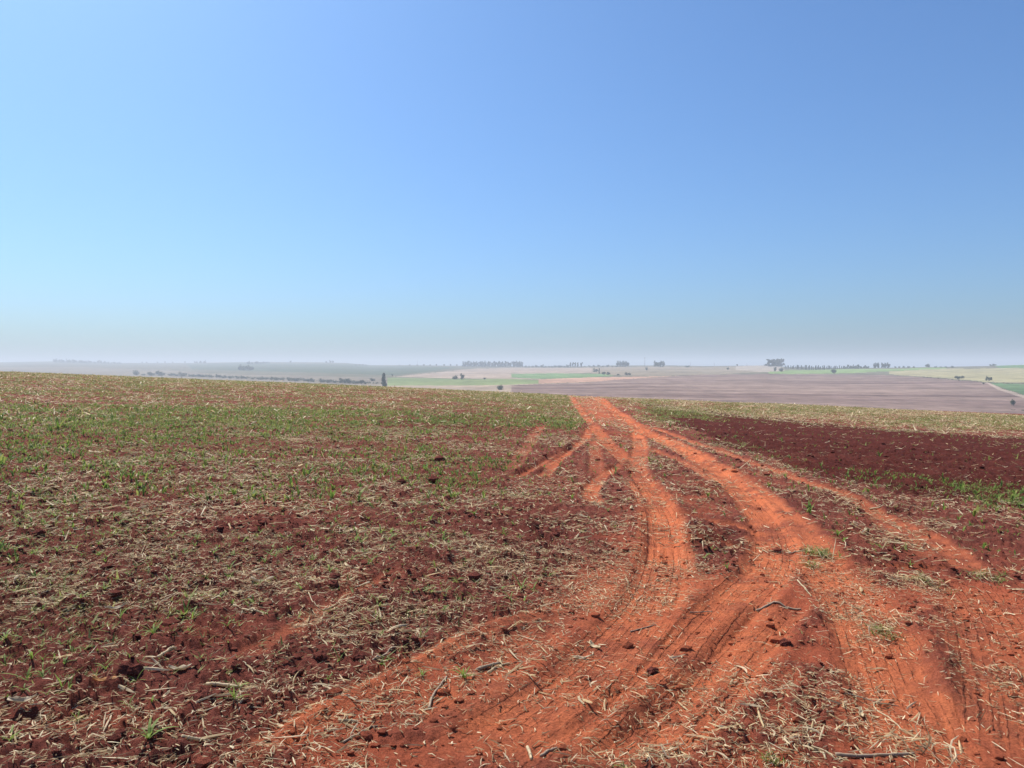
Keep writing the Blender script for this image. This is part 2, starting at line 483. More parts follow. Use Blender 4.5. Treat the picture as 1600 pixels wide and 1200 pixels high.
# coarse ground all round (under and behind the camera), a little lower than the fine sheet
ra = np.concatenate([[0.0], np.geomspace(0.6, 120, 46)])
aa = np.linspace(0, 2 * math.pi, 145)
Rg, Ag = np.meshgrid(ra, aa, indexing='ij')
xg, yg = Rg * np.sin(Ag), Rg * np.cos(Ag)
inside = (np.abs((Ag + math.pi) % (2 * math.pi) - math.pi) < AZ + .05) & (Rg > 2.0) & (Rg < 100)
zg = macro(xg, yg) - np.where(inside, 0.25, 0.04) + 0.03 * (fbm(xg * 2, yg * 2, 6, 3) - .5)
i2_ = np.arange(zg.size).reshape(zg.shape)
gq = np.stack([i2_[:-1, :-1], i2_[1:, :-1], i2_[1:, 1:], i2_[:-1, 1:]], -1).reshape(-1, 4)[:, ::-1]
ground = mesh_np('ground', np.stack([xg, yg, zg], -1).reshape(-1, 3), gq, M_SOIL, True)
tag(ground, 'red soil around the tilled field', None, None, 'structure')
for k in ('dust', 'compact', 'moist'): attr(ground, k, np.zeros(zg.size))

# ------------------------------------------------------------------ far land: slopes across the valley
RX = [0, 80, 190, 300, 390, 500, 540, 580, 640, 720, 820, 900, 950, 1050, 1100, 1200, 1230, 1300, 1400, 1450, 1540, 1600]
RYp = [566, 564.5, 567, 567, 565.5, 566, 567, 570.5, 570.5, 571.5, 572.5, 572.5, 571, 571, 572, 571, 573.5, 575, 574.5, 573.5, 572, 570]
def crest_py(px): return np.interp(px, [-300, 0, 300, 600, 880, 1600, 1900], [570, 580, 588, 601, 614, 650, 662])
def ridge_py(px): return np.interp(px, RX, RYp)
def D_near(px): return np.interp(px, [0, 300, 600, 800, 1000, 1300, 1600], [1900, 1500, 900, 620, 500, 430, 400])
def D_ridge(px): return np.interp(px, [0, 500, 600, 700, 1000, 1200, 1400, 1600], [4600, 4200, 3700, 3000, 2300, 2000, 1650, 1450])
def depth_of(px, py):
    c, r = crest_py(px), ridge_py(px)
    f = (py - r) / (c - r)
    return 1.0 / (1 / D_ridge(px) + f * (1 / D_near(px) - 1 / D_ridge(px)))
def far_point(px, py):
    """depth on the far slope for a photo pixel -> world point"""
    D = depth_of(px, py)
    dx, dy, dz = pix_dir(px, py)
    return dx / dy * D, D * 1.0, EYE + dz / dy * D

colaz = np.concatenate([np.radians(np.linspace(-175, -46, 40)), np.arctan((np.linspace(-80, 1680, 1000) - 800) / F) , np.radians(np.linspace(46, 185, 44))])
colaz = np.sort(colaz)
cpx = 800 + F * np.tan(np.clip(colaz, -math.radians(40), math.radians(40)))
NV = 96
rows = []
fr = np.linspace(1.25, 0.0, NV)
cosz = np.cos(np.clip(np.abs(colaz), 0, math.radians(40)))
Dn, Dr = D_near(cpx), D_ridge(cpx)
ptsX, ptsY, ptsZ, ptsP = [], [], [], []
def add_row(D, zz, py):
    ptsX.append(np.sin(colaz) * D); ptsY.append(np.cos(colaz) * D); ptsZ.append(zz); ptsP.append(np.broadcast_to(py, colaz.shape))
cy_, ry_ = crest_py(cpx), ridge_py(cpx)
def e_of(py):
    v = -(py - 600) / F
    return (-sp + v * cp) / (cp + v * sp)
zn, zr = EYE + e_of(cy_) * Dn, EYE + e_of(ry_) * Dr
def line_z(Dd): return zn + (Dd - Dn) * (zr - zn) / (Dr - Dn)
for k, D0 in enumerate([88, 110, 140, 190, 260, 320]):
    x_, y_ = np.sin(colaz) * D0, np.cos(colaz) * D0
    h_ = macro(x_, y_) - (0.3 if k == 0 else 0)
    add_row(np.full(colaz.shape, float(D0)), np.maximum(h_, line_z(np.full(colaz.shape, D0 * 1.0)) - 6), cy_ + 30)
for f_ in fr:
    invd = 1 / Dr + f_ * (1 / Dn - 1 / Dr)
    dd = 1 / invd
    py = ry_ + f_ * (cy_ - ry_)
    zz = line_z(dd)
    und = np.maximum(dd * 0.0012, 0)
    add_row(dd / cosz, zz, py)
for m_, dz_ in ((1.06, -6), (1.25, -30), (1.7, -60)):
    add_row(Dr * m_ / cosz, zr + dz_, ry_ - 1)
PX = np.array(ptsX); PY = np.array(ptsY); PZ = np.array(ptsZ); PP = np.array(ptsP); PC = np.broadcast_to(cpx, PX.shape)
fi = np.arange(PX.size).reshape(PX.shape)
fq = np.stack([fi[:-1, :-1], fi[:-1, 1:], fi[1:, 1:], fi[1:, :-1]], -1).reshape(-1, 4)[:, ::-1]
fpx = 0.25 * (PC[:-1, :-1] + PC[:-1, 1:] + PC[1:, 1:] + PC[1:, :-1]).ravel()
fpy = 0.25 * (PP[:-1, :-1] + PP[:-1, 1:] + PP[1:, 1:] + PP[1:, :-1]).ravel()
allV = np.stack([PX, PY, PZ], -1).reshape(-1, 3)
FIELDS = [  # later wins
 ('far_slope', 'distant farmland slopes across the valley', (0.11, 0.105, 0.07), (0.16, 0.14, 0.095), None),
 ('pale_field', 'hazy pale field low on the left slope', (0.17, 0.14, 0.105), (0.22, 0.18, 0.135), [(-300, 573), (130, 574), (230, 577), (290, 580), (330, 584), (440, 586), (600, 590), (612, 590), (612, 640), (-300, 640)]),
 ('bluish_field', 'long green-grey field below the left skyline', (0.065, 0.085, 0.055), (0.095, 0.11, 0.07), [(290, 568), (400, 567), (540, 569), (600, 572), (720, 573), (660, 582), (610, 586), (400, 580), (300, 577)]),
 ('pink_field', 'pale pinkish bare field above the green field', (0.28, 0.215, 0.165), (0.35, 0.265, 0.20), [(610, 589), (660, 583.5), (740, 576), (800, 574.5), (930, 574.5), (930, 582), (845, 585), (845, 593), (700, 591)]),
 ('mid_field', 'grey-mauve field under the central skyline', (0.20, 0.165, 0.115), (0.27, 0.21, 0.15), [(925, 574.5), (1000, 573), (1200, 573), (1200, 581), (1100, 586), (1000, 588), (925, 584)]),
 ('teal_field', 'thin green strip field in the middle distance', (0.12, 0.19, 0.08), (0.16, 0.23, 0.10), [(800, 584), (860, 583.5), (940, 584), (960, 587), (920, 590), (845, 592), (800, 590)]),
 ('green_field', 'bright green field beyond the crest', (0.15, 0.19, 0.08), (0.21, 0.24, 0.105), [(606, 590), (700, 592), (800, 592), (842, 594), (842, 599.5), (760, 602), (606, 602.5)]),
 ('mauve_field', 'narrow mauve field just over the crest', (0.26, 0.20, 0.15), (0.33, 0.25, 0.18), [(606, 602.5), (760, 602), (850, 599.5), (1000, 600), (1000, 640), (606, 640)]),
 ('orange_field', 'bare orange soil field beyond the track crest', (0.32, 0.19, 0.13), (0.40, 0.24, 0.17), [(842, 593), (920, 589.5), (1000, 588.5), (1060, 587), (1000, 591), (910, 597.5), (842, 599.5)]),
 ('plowed_field', 'broad mauve-brown harvested field across the valley', (0.125, 0.078, 0.070), (0.265, 0.185, 0.148), [(800, 602), (845, 600.3), (910, 598), (960, 593.6), (1000, 591.3), (1050, 588), (1090, 585.6), (1200, 584.4), (1300, 585), (1380, 586), (1440, 589), (1500, 594), (1542, 598), (1562, 608), (1600, 621), (1720, 660), (1720, 760), (800, 760)]),
 ('upper_green_field', 'light green field under the right skyline', (0.15, 0.22, 0.07), (0.21, 0.28, 0.10), [(1200, 575), (1225, 579), (1300, 577), (1400, 576), (1480, 574), (1480, 577), (1400, 580), (1300, 583.8), (1200, 583.8)]),
 ('pasture', 'tan pasture on the right slope', (0.27, 0.24, 0.13), (0.34, 0.29, 0.16), [(1390, 580), (1480, 576), (1600, 575), (1720, 575), (1720, 599), (1545, 597), (1500, 593), (1440, 588), (1390, 585)]),
 ('ridge_green_field', 'dark green field on the right ridge', (0.09, 0.16, 0.06), (0.12, 0.20, 0.08), [(1550, 570), (1720, 566), (1720, 576), (1560, 575)]),
 ('dirt_road', 'pale dirt road along the field edge', (0.31, 0.24, 0.19), (0.35, 0.27, 0.21), [(1540, 597.6), (1545, 597.6), (1566, 607), (1604, 619), (1720, 655), (1720, 662), (1600, 622), (1560, 609)]),
 ('crop_field', 'green crop field at the right edge', (0.075, 0.135, 0.06), (0.11, 0.17, 0.08), [(1547, 598.3), (1600, 600), (1720, 603), (1720, 652), (1604, 618), (1567, 606)]),
 ('pale_ridge_field', 'pale field below the eucalyptus grove', (0.30, 0.25, 0.20), (0.35, 0.29, 0.23), [(1150, 572), (1200, 570), (1222, 572), (1226, 580), (1190, 581), (1150, 578)]),
]
fid = np.zeros(len(fq), int)
wpy = fpy + 1.1 * (fbm(fpx / 22.0, fpy / 3.0, 33, 4, .6) - .5)
for k, fdef in enumerate(FIELDS):
    if fdef[4] is not None:
        fid[poly_in(fpx, wpy, fdef[4])] = k
for k, (nm, lb, c0, c1, P) in enumerate(FIELDS):
    sel = fq[fid == k]
    if not len(sel): continue
    u, inv = np.unique(sel, return_inverse=True)
    o = mesh_np(nm, allV[u], inv.reshape(-1, 4), field_material(nm, c0, c1, 0.022 if nm == 'plowed_field' else 0.008, 0.0022), True)
    tag(o, lb, None, None, 'structure')

# ------------------------------------------------------------------ trees
def crown_mesh(name, kind, nleaf, seed, mat, clumps=9):
    """unit tree, height 1; leaf clumps through the crown volume"""
    r = np.random.default_rng(seed)
    if kind == 'tall':    c0 = [(r.normal(0, .10), r.normal(0, .10), z, .13 + .04 * r.random()) for z in np.linspace(.14, .88, clumps)]
    elif kind == 'round': c0 = [(.26 * math.cos(a) * q, .26 * math.sin(a) * q, .50 + r.normal(0, .17), .22 + .07 * r.random()) for a, q in zip(r.random(clumps) * 6.28, np.sqrt(r.random(clumps)))]
    elif kind == 'umbrella': c0 = [(.62 * math.cos(a) * q, .62 * math.sin(a) * q, .64 + r.normal(0, .08), .22 + .05 * r.random()) for a, q in zip(r.random(clumps) * 6.28, np.sqrt(r.random(clumps)))]
    elif kind == 'pine':  c0 = [(r.normal(0, .03), r.normal(0, .03), z, .20 * (1.05 - z) + .03) for z in np.linspace(.2, .96, clumps)]
    elif kind == 'column': c0 = [(r.normal(0, .05), r.normal(0, .05), z, .20 - .10 * abs(z - .42)) for z in np.linspace(.12, .62, clumps - 3)] + [(r.normal(.02, .05), r.normal(0, .05), z, .10) for z in (.78, .87, .93)]
    else:                 c0 = [(.40 * math.cos(a) * q, .40 * math.sin(a) * q, .36 + r.normal(0, .15), .27 + .07 * r.random()) for a, q in zip(r.random(clumps) * 6.28, np.sqrt(r.random(clumps)))]
    c0 = np.array(c0)
    pick = c0[r.integers(0, len(c0), nleaf)]
    d = r.normal(size=(nleaf, 3)); d /= np.linalg.norm(d, axis=1)[:, None]
    p = pick[:, :3] + d * (pick[:, 3:] * (0.30 + 0.75 * r.random((nleaf, 1))))
    p[:, 2] = np.maximum(p[:, 2], .03)
    a = r.normal(size=(nleaf, 3)); a /= np.linalg.norm(a, axis=1)[:, None]
    b = np.cross(a, r.normal(size=(nleaf, 3))); b /= np.linalg.norm(b, axis=1)[:, None]
    s = (0.045 + 0.055 * r.random((nleaf, 1))) * (1.0 if nleaf > 150 else 1.5)
    V = np.stack([p - a * s, p + b * s * .7, p + a * s, p - b * s * .7], 1).reshape(-1, 3)
    return V, np.arange(nleaf * 4).reshape(-1, 4), c0

def tube(pts, rad, n=6):
    pts = np.array(pts, float); V = []; Fc = []
    for i, p in enumerate(pts):
        t = pts[min(i + 1, len(pts) - 1)] - pts[max(i - 1, 0)]; t /= np.linalg.norm(t) + 1e-9
        u = np.cross(t, [0.31, 0.87, 0.38]); u /= np.linalg.norm(u) + 1e-9; w = np.cross(t, u)
        for k in range(n):
            a = 2 * math.pi * k / n
            V.append(p + rad[i] * (u * math.cos(a) + w * math.sin(a)))
    for i in range(len(pts) - 1):
        for k in range(n):
            Fc.append((i * n + k, i * n + (k + 1) % n, (i + 1) * n + (k + 1) % n, (i + 1) * n + k))
    c = len(V); V += [pts[0], pts[-1]]
    T = [(c, (k + 1) % n, k) for k in range(n)] + [(c + 1, (len(pts) - 1) * n + k, (len(pts) - 1) * n + (k + 1) % n) for k in range(n)]
    return np.array(V), np.array(Fc), np.array(T)

def join(parts):
    V, Q, T, n = [], [], [], 0
    for v, q, t in parts:
        V.append(v)
        if len(q): Q.append(np.asarray(q) + n)
        if len(t): T.append(np.asarray(t) + n)
        n += len(v)
    return np.concatenate(V), ([np.concatenate(Q)] if Q else []) + ([np.concatenate(T)] if T else [])

PROTO = {}
def tree_proto(kind, seed):
    key = (kind, seed)
    if key not in PROTO:
        mat = M_PINE if kind in ('pine', 'tall') else M_TREE
        V, Q, c0 = crown_mesh('crown', kind, 420, seed, mat)
        cr = mesh_np('crown', V, Q, mat)
        parts = [tube([(0, 0, -.04), (0.01, 0, .25), (0, .01, .5), (0, 0, .75)], [.035, .028, .02, .008])]
        for c in c0[:5]:
            parts.append(tube([(0, 0, max(.12, c[2] - .25)), tuple(c[:3] * [.6, .6, 1] - [0, 0, .06]), tuple(c[:3])], [.016, .011, .005], 4))
        v, fs = join(parts)
        tk = mesh_np('trunk', v, fs, M_BARK, True)
        PROTO[key] = (cr.data, tk.data)
        bpy.data.objects.remove(cr); bpy.data.objects.remove(tk)
    return PROTO[key]

def tree_at(px, base_py, hpx, kind, label, group=None, wide=1.0, name='tree', seed=None, cat='tree'):
    x, y, z = far_point(px, base_py)
    h = hpx / F * y
    sd_ = random.randrange(3) if seed is None else seed
    cm, tm = tree_proto(kind, sd_)
    e = bpy.data.objects.new(name, None); COL.objects.link(e)
    e.location = (float(x), float(y), float(z) - 0.02 * h)
    e.scale = (float(h * wide), float(h * wide), float(h)); e.rotation_euler = (0, 0, random.random() * 6.28)
    e.empty_display_size = 0.1
    for nm, me in (('crown', cm), ('trunk', tm)):
        c = bpy.data.objects.new(nm, me); COL.objects.link(c); c.parent = e
    return tag(e, label, cat, group)

# trees that stand alone or can be told apart (photo x, base y, height px)
tree_at(600, 606, 23, 'column', 'tall ragged dark tree rising behind the crest left of the green field', None, .85, seed=1)
tree_at(781, 609, 10.5, 'bush', 'rounded dark tree peeking over the crest below the green field', None, .9, seed=0)
tree_at(582, 595.5, 5.5, 'bush', 'low bush just left of the tall ragged tree', None, 1.6, 'bush', cat='bush')
tree_at(613, 588, 3.5, 'round', 'tiny tree at the left tip of the pink field', None, 1.0)
tree_at(711, 592.6, 7, 'bush', 'smaller left tree of the clump on the pink field', None, 1.2, seed=1)
tree_at(722, 592.6, 8.5, 'round', 'larger right tree of the clump on the pink field', None, 1.0, seed=2)
tree_at(757, 592.8, 4.2, 'bush', 'single small tree on the top edge of the green field', None, .9)
tree_at(1211, 580, 6.5, 'round', 'leaning thin tree beside the bush below the eucalyptus grove', None, .8)
tree_at(1221, 580.5, 7.5, 'bush', 'bluish bush below the eucalyptus grove', None, 1.0, 'bush', seed=1, cat='bush')
tree_at(1303, 583.8, 8.5, 'round', 'lone round tree on the edge of the light green field', None, 1.25, seed=0)
tree_at(1450, 573.6, 5.6, 'bush', 'dark round tree on the right skyline', None, 1.3, seed=2)
tree_at(1551, 573, 4.5, 'umbrella', 'flat tree on the skyline near the right edge', None, 1.6, seed=1)
tree_at(1498, 595, 9, 'umbrella', 'pale spreading tree at the left end of the hedge by the pasture', None, 1.1, seed=0)
tree_at(1544, 598, 10, 'umbrella', 'dark spreading tree where the dirt road meets the hedge', None, .75, seed=2)
tree_at(1583, 634, 12, 'round', 'slender small tree at the lower right beyond the crest', None, .7, seed=0)
tree_at(1537, 600, 3.2, 'bush', 'small bush left of the dirt road bend', None, 1.0, 'bush', cat='bush')
tree_at(1074, 575.6, 5.2, 'umbrella', 'flat dark tree on the mauve field under the skyline', None, 1.0, seed=0)
tree_at(1137, 577.5, 5, 'bush', 'small dark tree on the mauve field right of the flat one', None, .8)
tree_at(1010, 578.5, 7, 'bush', 'dark bush at the foot of the tall mast', None, .5, 'bush', cat='bush')
tree_at(1152, 571.8, 3.5, 'round', 'tiny lone tree on the skyline left of the eucalyptus grove', None, 1.0)
tree_at(936, 584, 9, 'tall', 'thin dark tree left of the central bushes', None, .5, seed=1)
for px, b, h, w in [(930, 581, 6, 1.2), (943, 585, 6, 1.1), (950, 585.5, 5, 1.3), (979, 586, 5, 1.2), (984, 586, 4, 1.2), (966, 586.2, 3, 1.6)]:
    tree_at(px, b, h, 'bush', 'small hazy bush in the central row below the skyline', 'central bush row', w, 'bush', cat='bush')
for px in (965, 969, 973, 977, 981): tree_at(px, 573, 9, 'round', 'tall tree of the dense left grove beside the mast', 'grove left of the mast', .75)
for px in (1024, 1028, 1032, 1036): tree_at(px, 573.3, 9, 'round', 'tall tree of the dense right grove beside the mast', 'grove right of the mast', .8)
for px in (891, 895, 899, 903, 908): tree_at(px, 574, 8, 'tall', 'slim tree in the row left of the two groves', 'slim skyline tree row', .8)
for px in (1202, 1206, 1210, 1214, 1218, 1221): tree_at(px, 572.5, 12, 'tall', 'tall eucalyptus in the block grove on the right skyline', 'eucalyptus grove', 1.35)
for px in (1367, 1372): tree_at(px, 575.2, 8.2, 'round', 'left tree of the paired skyline clumps', 'left paired clump', .8)
for px in (1379, 1383, 1388): tree_at(px, 575.2, 8, 'round', 'right tree of the paired skyline clumps', 'right paired clump', .8)
for px in (1399, 1405, 1412, 1420, 1428, 1462, 1470, 1478, 1488): tree_at(px, 574.6, random.uniform(2.2, 4), 'bush', 'tiny skyline bush right of the paired clumps', 'right skyline bushes', 1.2, 'bush', cat='bush')
for px, h in [(222, 3), (229, 3), (246, 3), (258, 3), (270, 2.4), (289, 3), (454, 4), (510, 4), (516, 4.5), (520, 4)]: tree_at(px, 567.5, h, 'round', 'tiny hazy tree on the left skyline', 'left skyline trees', 1.0)
for px, h in [(556, 3), (562, 3), (567, 3.2), (572, 2.5), (624, 2), (640, 3), (652, 3), (662, 3.5), (672, 3), (682, 3), (694, 3.5), (704, 3), (714, 3)]: tree_at(px, 571.8, h, 'round', 'tiny tree on the skyline left of the pine wood', 'skyline trees left of the pines', 1.1)
for px in range(822, 888, 5): tree_at(px + random.uniform(-1, 1), 574.2, random.uniform(3, 5.5), 'bush', 'small tree in the skyline row right of the pine wood', 'skyline row right of the pines', 1.0)
for px in range(914, 964, 7): tree_at(px + random.uniform(-1, 1), 573.2, random.uniform(2, 3.8), 'bush', 'small skyline bush left of the dense groves', 'skyline bushes by the groves', 1.2, 'bush', cat='bush')
for i in range(46):
    px = 215 + i * 8.1 + random.uniform(-3, 3)
    if px > 576: break
    tree_at(px, float(crest_py(px)) + 0.5, random.uniform(3.5, 8), random.choice(['bush', 'round', 'bush', 'round']), 'hazy valley tree in the row just above the left crest', 'valley tree row', random.uniform(1.2, 2.1))

def wood(name, label, x0, x1, base, top, kind, n, rows_=3):
    Vs, Qs, k = [], [], 0
    for i in range(n):
        px = x0 + (x1 - x0) * (i + random.random()) / n
        b = np.interp(px, [p[0] for p in base], [p[1] for p in base]) ; t = np.interp(px, [p[0] for p in top], [p[1] for p in top])
        x, y, z = far_point(px, b)
        y2 = y + random.uniform(0, 30); h = (b - t) / F * y * random.uniform(.72, 1.08)
        V, Q, c0 = crown_mesh('c', kind, 90, 100 + i, None, 7)
        V = V * [h * .8, h * .8, h] + [float(x) * y2 / y, float(y2), float(z)]
        Vs.append(V); Qs.append(Q + k); k += len(V)
        v, q, t3 = tube([(float(x) * y2 / y, y2, z - 1), (float(x) * y2 / y, y2, z + h * .6)], [.3, .15], 4)
    o = mesh_np(name, np.concatenate(Vs), np.concatenate(Qs), M_PINE if kind in ('pine', 'tall') else M_TREE)
    return tag(o, label, 'woodland', None, 'stuff')
wood('woodland', 'long bluish wood on the far left skyline', 84, 190, [(84, 567), (190, 569)], [(84, 560), (120, 561), (190, 565.5)], 'round', 46)
wood('woodland', 'small hazy wood on the skyline at left', 304, 322, [(304, 568), (322, 568)], [(304, 563), (322, 563.4)], 'round', 9)
wood('woodland', 'broad hazy wood left of centre on the skyline', 385, 421, [(385, 570), (421, 568)], [(385, 564.5), (421, 564)], 'round', 18)
wood('woodland', 'dark wood patch below the left skyline', 372, 394, [(372, 579), (394, 579)], [(372, 570), (394, 570)], 'round', 12)
wood('woodland', 'dark straight-edged pine wood on the central skyline', 723, 817, [(723, 573), (817, 573.5)], [(723, 564.5), (780, 564.5), (817, 564.5)], 'tall', 60)
wood('woodland', 'ragged low pine wood right of the eucalyptus grove', 1226, 1318, [(1226, 576), (1270, 578.5), (1318, 577)], [(1226, 570.5), (1318, 571.5)], 'pine', 46)
wood('woodland', 'flat-topped wood on the right skyline', 1316, 1359, [(1316, 577), (1359, 576)], [(1316, 571), (1330, 569.5), (1359, 570)], 'round', 22)
def hedge(x0, x1, y0, y1, h, n, label):
    Vs, Qs, k = [], [], 0
    for i in range(n):
        f_ = (i + random.random()) / n
        if random.random() < .3: continue
        x, y, z = far_point(x0 + (x1 - x0) * f_, y0 + (y1 - y0) * f_)
        V, Q, c0 = crown_mesh('c', 'bush', 40, 300 + i, None, 5)
        hh = h / F * y * random.uniform(.4, 1.25)
        Vs.append(V * [hh * 1.8, hh * 1.8, hh] + [float(x), float(y), float(z)]); Qs.append(Q + k); k += len(V)
    o = mesh_np('hedge', np.concatenate(Vs), np.concatenate(Qs), M_TREE)
    tag(o, label, 'hedge', None, 'stuff')
hedge(300, 470, 587.6, 594.8, 4.2, 80, 'hazy scrub belt in the valley behind the left crest')
hedge(470, 592, 594.8, 600, 3.6, 60, 'low scrub belt in the valley left of the tall ragged tree')
hedge(1440, 1540, 589.5, 598, 1.6, 50, 'dark hedge line along the top of the harvested field')
hedge(1545, 1640, 598.5, 601, 1.6, 45, 'dark hedge line above the green crop field')
hedge(610, 720, 589.5, 579, 1.2, 50, 'thin dark hedge climbing above the pink field')
hedge(845, 1100, 599.8, 585.6, 0.9, 80, 'thin hedge line above the broad harvested field')
hedge(1580, 1660, 641, 645, 4, 22, 'low green shrubs beyond the crest at the right edge')
hedge(1566, 1600, 607, 619, 1.2, 10, 'sparse bushes along the pale dirt road')

def pole(px, base, hpx, label, w=0.35, group=None, name='utility_pole'):
    x, y, z = far_point(px, base)
    h = float(hpx / F * y)
    e = bpy.data.objects.new(name, None); COL.objects.link(e); e.location = (float(x), float(y), float(z))
    v, q, t = tube([(0, 0, -.5), (0, 0, h * .5), (0, 0, h)], [w, w * .8, w * .6], 6); mesh_np('shaft', v, [q, t], M_POLE, True, e)
    v, q, t = tube([(-h * .07, 0, h * .93), (h * .07, 0, h * .93)], [w * .5, w * .5], 4); mesh_np('crossarm', v, [q, t], M_POLE, False, e)
    tag(e, label, 'pole', group)
pole(1007.5, 574, 16, 'tall thin mast on the skyline between the two groves', .55, None, 'mast')
pole(1078.5, 572, 6, 'thin utility pole on the skyline right of the groves', .4)
pole(1116, 572.5, 6, 'thin skyline utility pole midway between the groves and the eucalyptus', .35)
pole(1167, 572, 4.5, 'short skyline utility pole left of the eucalyptus grove', .35)
pole(652, 572, 9, 'faint mast on the skyline left of the pine wood', .5, None, 'mast')

ORD = ['first', 'second', 'third', 'fourth', 'fifth', 'sixth', 'seventh', 'eighth', 'ninth', 'tenth', 'eleventh', 'twelfth', 'thirteenth', 'fourteenth', 'fifteenth', 'sixteenth', 'seventeenth', 'eighteenth', 'nineteenth', 'twentieth']
def ordinal(k):
    if k < 20: return ORD[k]
    t_ = ('twenty', 'thirty', 'forty')[(k + 1) // 10 - 2]; u_ = (k + 1) % 10
    return t_ + '-' + ORD[u_ - 1] if u_ else {'twenty': 'twentieth', 'thirty': 'thirtieth', 'forty': 'fortieth'}[t_]
BYG = {}
for o_ in S.objects:
    if o_.parent is None and 'group' in o_: BYG.setdefault(o_['group'], []).append(o_)
for g_, L_ in BYG.items():
    L_.sort(key=lambda q: q.location.x / q.location.y)
    for k, o_ in enumerate(L_): o_['label'] = ordinal(k) + ' from left: ' + o_['label']

# ------------------------------------------------------------------ ground cover
def green_density(px, py):
    d = np.where((px < 640) & (py < 800), .40, 0.06)
    for cx, cy, rx, ry, v in [(150, 675, 460, 45, 1.3), (250, 608, 500, 20, .75), (60, 900, 200, 120, .6), (330, 650, 400, 26, 1.3), (80, 720, 220, 50, .9), (830, 640, 85, 24, 1.5), (780, 625, 110, 14, 1.0), (600, 740, 190, 55, .75),
                              (420, 690, 200, 40, .5), (120, 830, 200, 80, .8), (80, 960, 170, 100, .8), (100, 1080, 140, 70, .45), (520, 850, 200, 60, .32), (260, 1000, 200, 120, .26), (640, 960, 120, 60, .25),
                              (1250, 640, 170, 11, .9), (1550, 660, 160, 10, 1.3), (1060, 648, 55, 14, 1.1), (1020, 628, 50, 8, .6), (1480, 768, 100, 10, .8), (1580, 785, 60, 14, 1.0), (1390, 748, 70, 6, .5),
                              (1275, 866, 22, 12, 1.5), (1380, 985, 28, 18, .8), (1540, 905, 30, 10, .8), (1450, 915, 70, 16, .35), (870, 655, 40, 15, 1.2)]:
        d = np.maximum(d, v * blob(px, py, cx, cy, rx, ry))
    return np.where(poly_in(px, py, [(1040, 652), (1330, 680), (1700, 708), (1700, 765), (1500, 750), (1300, 732), (1180, 700)]), .012, d)
def straw_density(px, py):
    d = np.full(px.shape, 0.36)
    for cx, cy, rx, ry, v in [(200, 640, 600, 60, .40), (500, 720, 300, 70, .75), (250, 900, 330, 160, .8), (640, 880, 220, 120, 1.0), (700, 820, 180, 60, 1.1), (150, 1060, 260, 120, .9),
                              (1300, 645, 260, 14, 1.6), (1550, 662, 160, 14, 1.6), (1040, 630, 60, 12, 1.2), (1450, 960, 200, 70, .9), (1560, 1000, 80, 90, .9), (1150, 910, 140, 40, .55), (900, 1170, 130, 50, .9), (1090, 895, 90, 30, .7),
                              (1390, 1160, 80, 40, .7), (1100, 850, 60, 30, .6), (560, 980, 140, 60, .8), (1350, 1010, 160, 40, .6), (1050, 1180, 120, 30, .9), (1250, 1150, 60, 50, .7), (780, 1130, 120, 60, .6), (350, 760, 420, 70, .8)]:
        d = np.maximum(d, v * blob(px, py, cx, cy, rx, ry))
    D = [(985, 636), (1100, 648), (1330, 671), (1700, 696), (1700, 800), (1500, 775), (1300, 752), (1180, 710)]
    d = np.where(poly_in(px, py, D), 0.025, d)
    return d

def scatter(n, r0, r1, dens, seed, trk=0.75):
    r_ = np.random.default_rng(seed)
    r = np.sqrt(r0 * r0 + (r1 * r1 - r0 * r0) * r_.random(n)); a = (r_.random(n) * 2 - 1) * (AZ - .03 if r1 < 10 else math.radians(39))
    x, y = r * np.sin(a), r * np.cos(a)
    px, py = to_pix(x, y, macro(x, y))
    cl = fbm(x * 1.3, y * 1.3, seed, 3)
    p = dens(px, py) * (1 - trk * gval(dust, x, y)) * (0.25 + 1.7 * sstep(.35, .7, cl))
    if trk > .9: p = p * (1 - sstep(.25, .6, gval(comp, x, y))) * (gval(dust, x, y) < .25)
    k = r_.random(n) < p
    return x[k], y[k], px[k], py[k], r_

def strips(x, y, z, L, w, th, tilt, bend, fold, r_, seg=2, twist=None, flat=False):
    """bent, folded strips lying on the soil: (seg+1) cross-sections of 3 points"""
    n = len(x)
    t = np.linspace(-.5, .5, seg + 1)
    dx, dy = np.cos(th), np.sin(th)
    Vv = np.zeros((n, seg + 1, 3, 3))
    for i, ti in enumerate(t):
        s = ti * L
        off = bend * L * (0.25 - ti * ti) * 1.2
        cx = x + dx * s * np.cos(tilt) - dy * off; cy = y + dy * s * np.cos(tilt) + dx * off
        cz = z + s * np.sin(tilt) + np.abs(L * np.sin(tilt)) * .42 + np.abs(bend) * L * .15 * (0.25 - ti * ti) * 4
        ww = w * ((1 - 0.55 * (abs(ti) * 2) ** 2) if seg > 1 else (1.0 if ti < 0 else .6))
        tw = 0 if twist is None else twist * (ti + .5)
        for k, q in enumerate((-.5, 0, .5)):
            Vv[:, i, k, 0] = cx - dy * q * ww * np.cos(tw); Vv[:, i, k, 1] = cy + dx * q * ww * np.cos(tw)
            Vv[:, i, k, 2] = cz + (fold * w * .5 if k == 1 else 0) + q * ww * np.sin(tw)
    m = (seg + 1) * 3
    base = (np.arange(n) * m)[:, None]
    q = []
    for i in range(seg):
        for k in ([0] if flat else range(2)):
            e_ = 2 if flat else k + 1
            q.append(np.array([i * 3 + k, i * 3 + e_, (i + 1) * 3 + e_, (i + 1) * 3 + k]))
    Q = (base[:, None, :] + np.array(q)[None]).reshape(-1, 4)
    return Vv.reshape(-1, 3), Q

